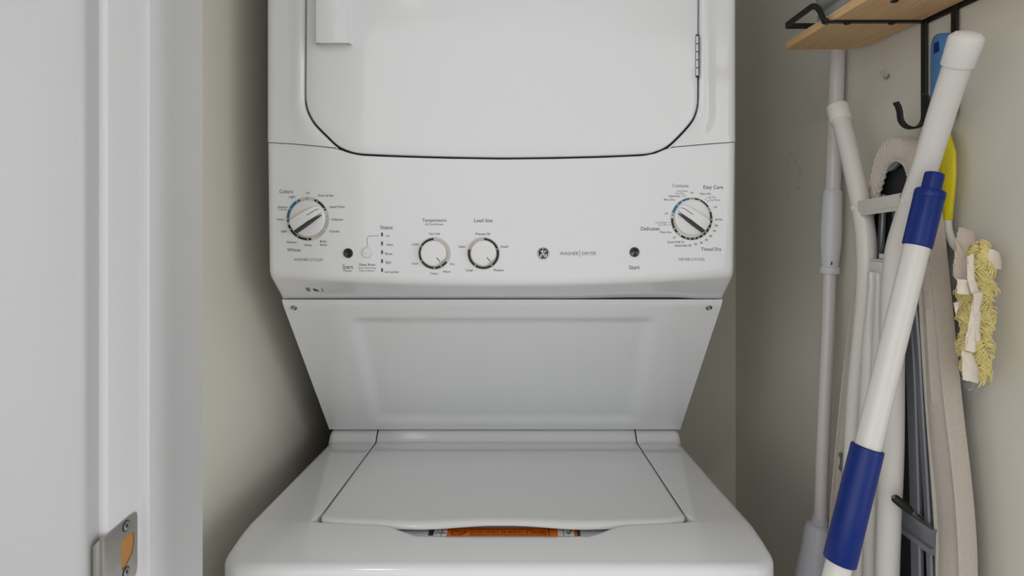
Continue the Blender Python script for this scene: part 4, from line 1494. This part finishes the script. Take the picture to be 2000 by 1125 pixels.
# height lever with a black grip
Xl = 0.488
l0, l1 = on_x(1744, 970, 0.470), on_x(1778, 998, 0.492)
l2 = on_x(1800, 1012, 0.512)
b = MB()
b.tube([l0, l1, l2], 0.0026, 10)
lv = b.build('height_lever', CHROME, ib, smooth=60)
b = MB()
dd = (l1 - l0)
b.tube([l0, l0 + dd * 0.04, l0 + dd * 0.12, l0 + dd * 0.85, l0 + dd * 1.0], [0.001, 0.0035, 0.0052, 0.0058, 0.0045], 14)
b.build('lever_grip', BLACK_MET, lv, smooth=50)

# ================================================================== POLE WITH BLUE GRIPS (in front)
pt, pb_ = at(1826, 338, 0.7010), at(1633, 1125, 0.6760)
dr = (pb_ - pt)
ext = pt + dr * ((pt.z - 0.0) / (pt.z - pb_.z))
bp_ = thing('cleaning_pole', 'slanted white pole with two blue plastic grips in front of the ironing board', 'cleaning pole', ext)
def along(py):
    return pt + dr * ((py - 338) / (1125 - 338))
b = MB()
b.tube([along(392), along(700), along(1125), ext + Vector((0, 0, 0.0145))], 0.0135, 28)
b.build('tube', WHITE_TUBE, bp_, smooth=60)
b = MB()
b.tube([along(y) for y in (338, 339.5, 343, 372, 373, 376, 389, 390, 392, 484, 486)], [0.0082, 0.0098, 0.0101, 0.0101, 0.0146, 0.0157, 0.0157, 0.0153, 0.0155, 0.0151, 0.0142], 36)
b.build('upper_grip', BLUE_PL, bp_, smooth=35)
b = MB()
g = [(881, 0.0136), (879, 0.0160), (880, 0.0167), (884, 0.0169), (1000, 0.0169), (1096, 0.0169), (1098, 0.0163), (1098, 0.0136)]
b.tube([along(y) for y, r in g], [r for y, r in g], 36, cap=False)
b.build('lower_grip', BLUE_PL, bp_, smooth=40)

# ================================================================== DUSTER
du = thing('duster', 'yellow fluffy duster with blue and yellow handle hanging on the right wall', 'duster', (0.54, 0.72, 1.15))
def strip(name, spec, X, th, m, n=28, up=None):
    """handle piece: (px, py, width px) down its length, oval section"""
    b = MB()
    rows = []
    C = [on_x(px, py, X) for px, py, w in spec]
    Wd = [w * (c.y / F) for c, (px, py, w) in zip(C, spec)]
    for c, w in zip(C, Wd):
        # the wide direction runs along the wall
        hy = w * 0.5 / (X / c.y)         # apparent width comes from depth extent
        hy = min(hy, 0.020)
        rows.append([Vector((c.x + th * math.cos(2 * PI * k / n), c.y + hy * 0.95 * math.sin(2 * PI * k / n), c.z)) for k in range(n)])
    b.grid(rows, close_u=True)
    b.fan(rows[0][::-1], C[0])
    b.fan(rows[-1], C[-1])
    return b.build(name, m, du, smooth=60)
grip = strip('handle_grip', [(1841, 67, 12), (1840, 69, 24), (1839.5, 74, 33), (1839, 82, 37), (1838.5, 110, 38.5), (1838, 150, 38), (1837, 186, 36), (1837, 188, 30)], 0.5472, 0.0080, LBLUE_PL)
# hanging slot in the grip
c = on_x(1829, 92, 0.5395)
b = MB()
b.prism([(c.y - 0.004, c.z + 0.0065), (c.y + 0.004, c.z + 0.006), (c.y + 0.0045, c.z - 0.0075), (c.y - 0.005, c.z - 0.0065)], 0.5388, 0.5412, lambda u, v, d: (d, u, v))
b.build('hanging_slot', BLUE_PL, grip, bevel=0.0004)
for k in range(5):
    cc = on_x(1843, 105 + k * 17, 0.5392)
    b = MB()
    ringp = [cc + Vector((0, 0.0022 * math.cos(2 * PI * j / 14), 0.0030 * math.sin(2 * PI * j / 14))) for j in range(15)]
    b.tube(ringp, 0.0004, 6)
    b.build('grip_stud', LBLUE_PL, grip, smooth=60)
strip('handle_shaft', [(1833, 188, 13), (1829, 215, 13), (1830, 243, 15), (1842, 262, 26), (1849, 300, 35), (1850, 340, 34), (1850, 375, 28), (1850, 410, 19), (1850, 428, 15), (1850, 430, 13)], 0.5465, 0.0056, YELLOW_PL)
b = MB()
npx = [(1850, 428, 0.5465), (1852, 450, 0.5468), (1861, 474, 0.5470), (1875, 491, 0.5440), (1888, 515, 0.531), (1896, 560, 0.525), (1900, 660, 0.525)]
b.tube(catmull([on_x(a, c_, X) for a, c_, X in npx], 6), [lerp(0.0052, 0.0045, k / 36) for k in range(37)], 14)
b.build('neck', WHITE_PL, du, smooth=60)
# fluffy head
HC = Vector((0.5260, 0.7010, 0))
zt_, zb_ = 1.317, 1.170
def head_r(z):
    t = min(1.0, max(0.0, (z - zb_) / (zt_ - zb_)))
    return (0.55 + 0.45 * math.sin(PI * (0.12 + 0.80 * t))) * (0.92 + 0.14 * math.sin(z * 210))
b = MB()
rows = []
for j in range(25):
    z = lerp(zb_, zt_, j / 24)
    e = math.sin(PI * (0.04 + 0.92 * j / 24)) ** 0.4
    rows.append([Vector((HC.x + 0.0135 * e * head_r(z) * math.cos(2 * PI * k / 24), HC.y + 0.0140 * e * head_r(z) * math.sin(2 * PI * k / 24), z)) for k in range(24)])
b.grid(rows, close_u=True)
rnd = random.Random(3)
# locks of fine curled fibres: every lock bends its fibres the same way
for k in range(190):
    zc = zb_ + (zt_ - zb_) * (k + rnd.random()) / 190
    ac = (k * 2.399963) % (2 * PI)
    turn = rnd.choice((-1, 1)) * rnd.uniform(1.2, 2.6)
    lift = rnd.uniform(-0.5, 0.7)
    Lk = rnd.uniform(0.0100, 0.0145) * (1.15 if zc > 1.26 else 1.0)
    for q_ in range(30):
        z = zc + rnd.gauss(0, 0.0028)
        a = ac + rnd.gauss(0, 0.16)
        hr = head_r(z) * (0.75 if z > zt_ - 0.006 or z < zb_ + 0.006 else 1)
        p = Vector((HC.x + 0.0115 * hr * math.cos(a), HC.y + 0.0120 * hr * math.sin(a), z))
        L = Lk * rnd.uniform(0.8, 1.2) / 6
        h = a + rnd.gauss(0, 0.15)
        v = lift + rnd.gauss(0, 0.15)
        pts = [p.copy()]
        for j in range(6):
            d = Vector((math.cos(h), math.sin(h), v)).normalized()
            p = p + d * L
            h += turn * 0.30
            v -= 0.28
            p.x = min(p.x, XR - 0.001)
            pts.append(p.copy())
        b.tube(pts, [0.0005, 0.0006, 0.0006, 0.0006, 0.00055, 0.0005, 0.0003], 4, cap=False)
hd = b.build('fluffy_head', FLUFF, du, smooth=80, weld=False)
hd['kind'] = 'stuff'
# ragged white fabric strips over the fibres
def flap(pxs, D, m, curl=0.004, seed=0):
    rr = random.Random(seed)
    n = 44
    P_ = resample([Vector((x, y, 0)) for x, y in pxs + pxs[:1]], n + 1)[:-1]
    cx = sum(p.x for p in P_) / n
    cy = sum(p.y for p in P_) / n
    x0, x1 = min(p.x for p in P_), max(p.x for p in P_)
    b = MB()
    rings = []
    for t in (0.0, 0.35, 0.7):
        ring = []
        for p in P_:
            jx = rr.uniform(-0.9, 0.9) if t == 0 else 0
            x, y = lerp(p.x + jx, cx, t), lerp(p.y + jx, cy, t)
            u = (x - cx) / max(1, (x1 - x0) / 2)
            ring.append(at(x, y, D + curl * u * u + 0.0012 * math.sin(y * 0.21 + seed)))
        rings.append(ring)
    cc = at(cx, cy, D + 0.0012 * math.sin(cy * 0.21 + seed))
    back = Vector((0.0003, 0.0008, 0))
    b.grid(rings, close_u=True)
    b.fan(rings[-1], cc)
    b.grid([[p + back for p in r] for r in rings], close_u=True)
    b.fan([p + back for p in rings[-1]], cc + back)
    b.grid([rings[0], [p + back for p in rings[0]]], close_u=True)
    return b.build('fabric_strip', m, du, smooth=60)
for i, (pxs, D, m) in enumerate([
        ([(1873, 443), (1905, 453), (1908, 470), (1893, 481), (1886, 497), (1876, 489), (1865, 474)], 0.690, FLAP_G),
        ([(1866, 470), (1886, 492), (1892, 512), (1891, 545), (1872, 552), (1861, 538), (1864, 505)], 0.684, FLAP_G),
        ([(1888, 500), (1902, 496), (1904, 545), (1908, 556), (1918, 578), (1907, 584), (1896, 570), (1889, 545)], 0.668, FLAP),
        ([(1870, 545), (1898, 548), (1894, 576), (1868, 573)], 0.670, FLAP),
        ([(1902, 574), (1919, 570), (1921, 583), (1913, 604), (1918, 618), (1914, 640), (1914, 664), (1906, 672), (1906, 688), (1883, 685), (1888, 650), (1893, 625), (1897, 600)], 0.6665, FLAP),
        ([(1878, 684), (1898, 690), (1913, 722), (1911, 749), (1880, 742)], 0.678, FLAP),
        ([(1922, 486), (1940, 487), (1952, 493), (1957, 512), (1956, 527), (1944, 525), (1926, 520)], 0.689, FLAP),
        ([(1862, 592), (1878, 588), (1874, 600), (1867, 614)], 0.680, FLAP)]):
    flap(pxs, D, m, 0.004, i)
# crumpled clear film at the tip
b = MB()
rr = random.Random(9)
g = []
for j in range(9):
    row = []
    for i in range(9):
        u, v = i / 8, j / 8
        px = lerp(lerp(1874, 1926, u), lerp(1898, 1934, u), v) - 8 * v * (1 - u)
        py = lerp(lerp(738, 706, u), lerp(772, 756, u), v) + 6 * math.sin(u * 5) * v
        row.append(at(px, py, 0.692 + rr.uniform(-0.003, 0.003)))
    g.append(row)
b.grid(g)
o = b.build('clear_film', FILM, du, smooth=25)
sol = o.modifiers.new('thickness', 'SOLIDIFY')
sol.thickness = 0.0003
lab(o, 'crumpled clear plastic film')
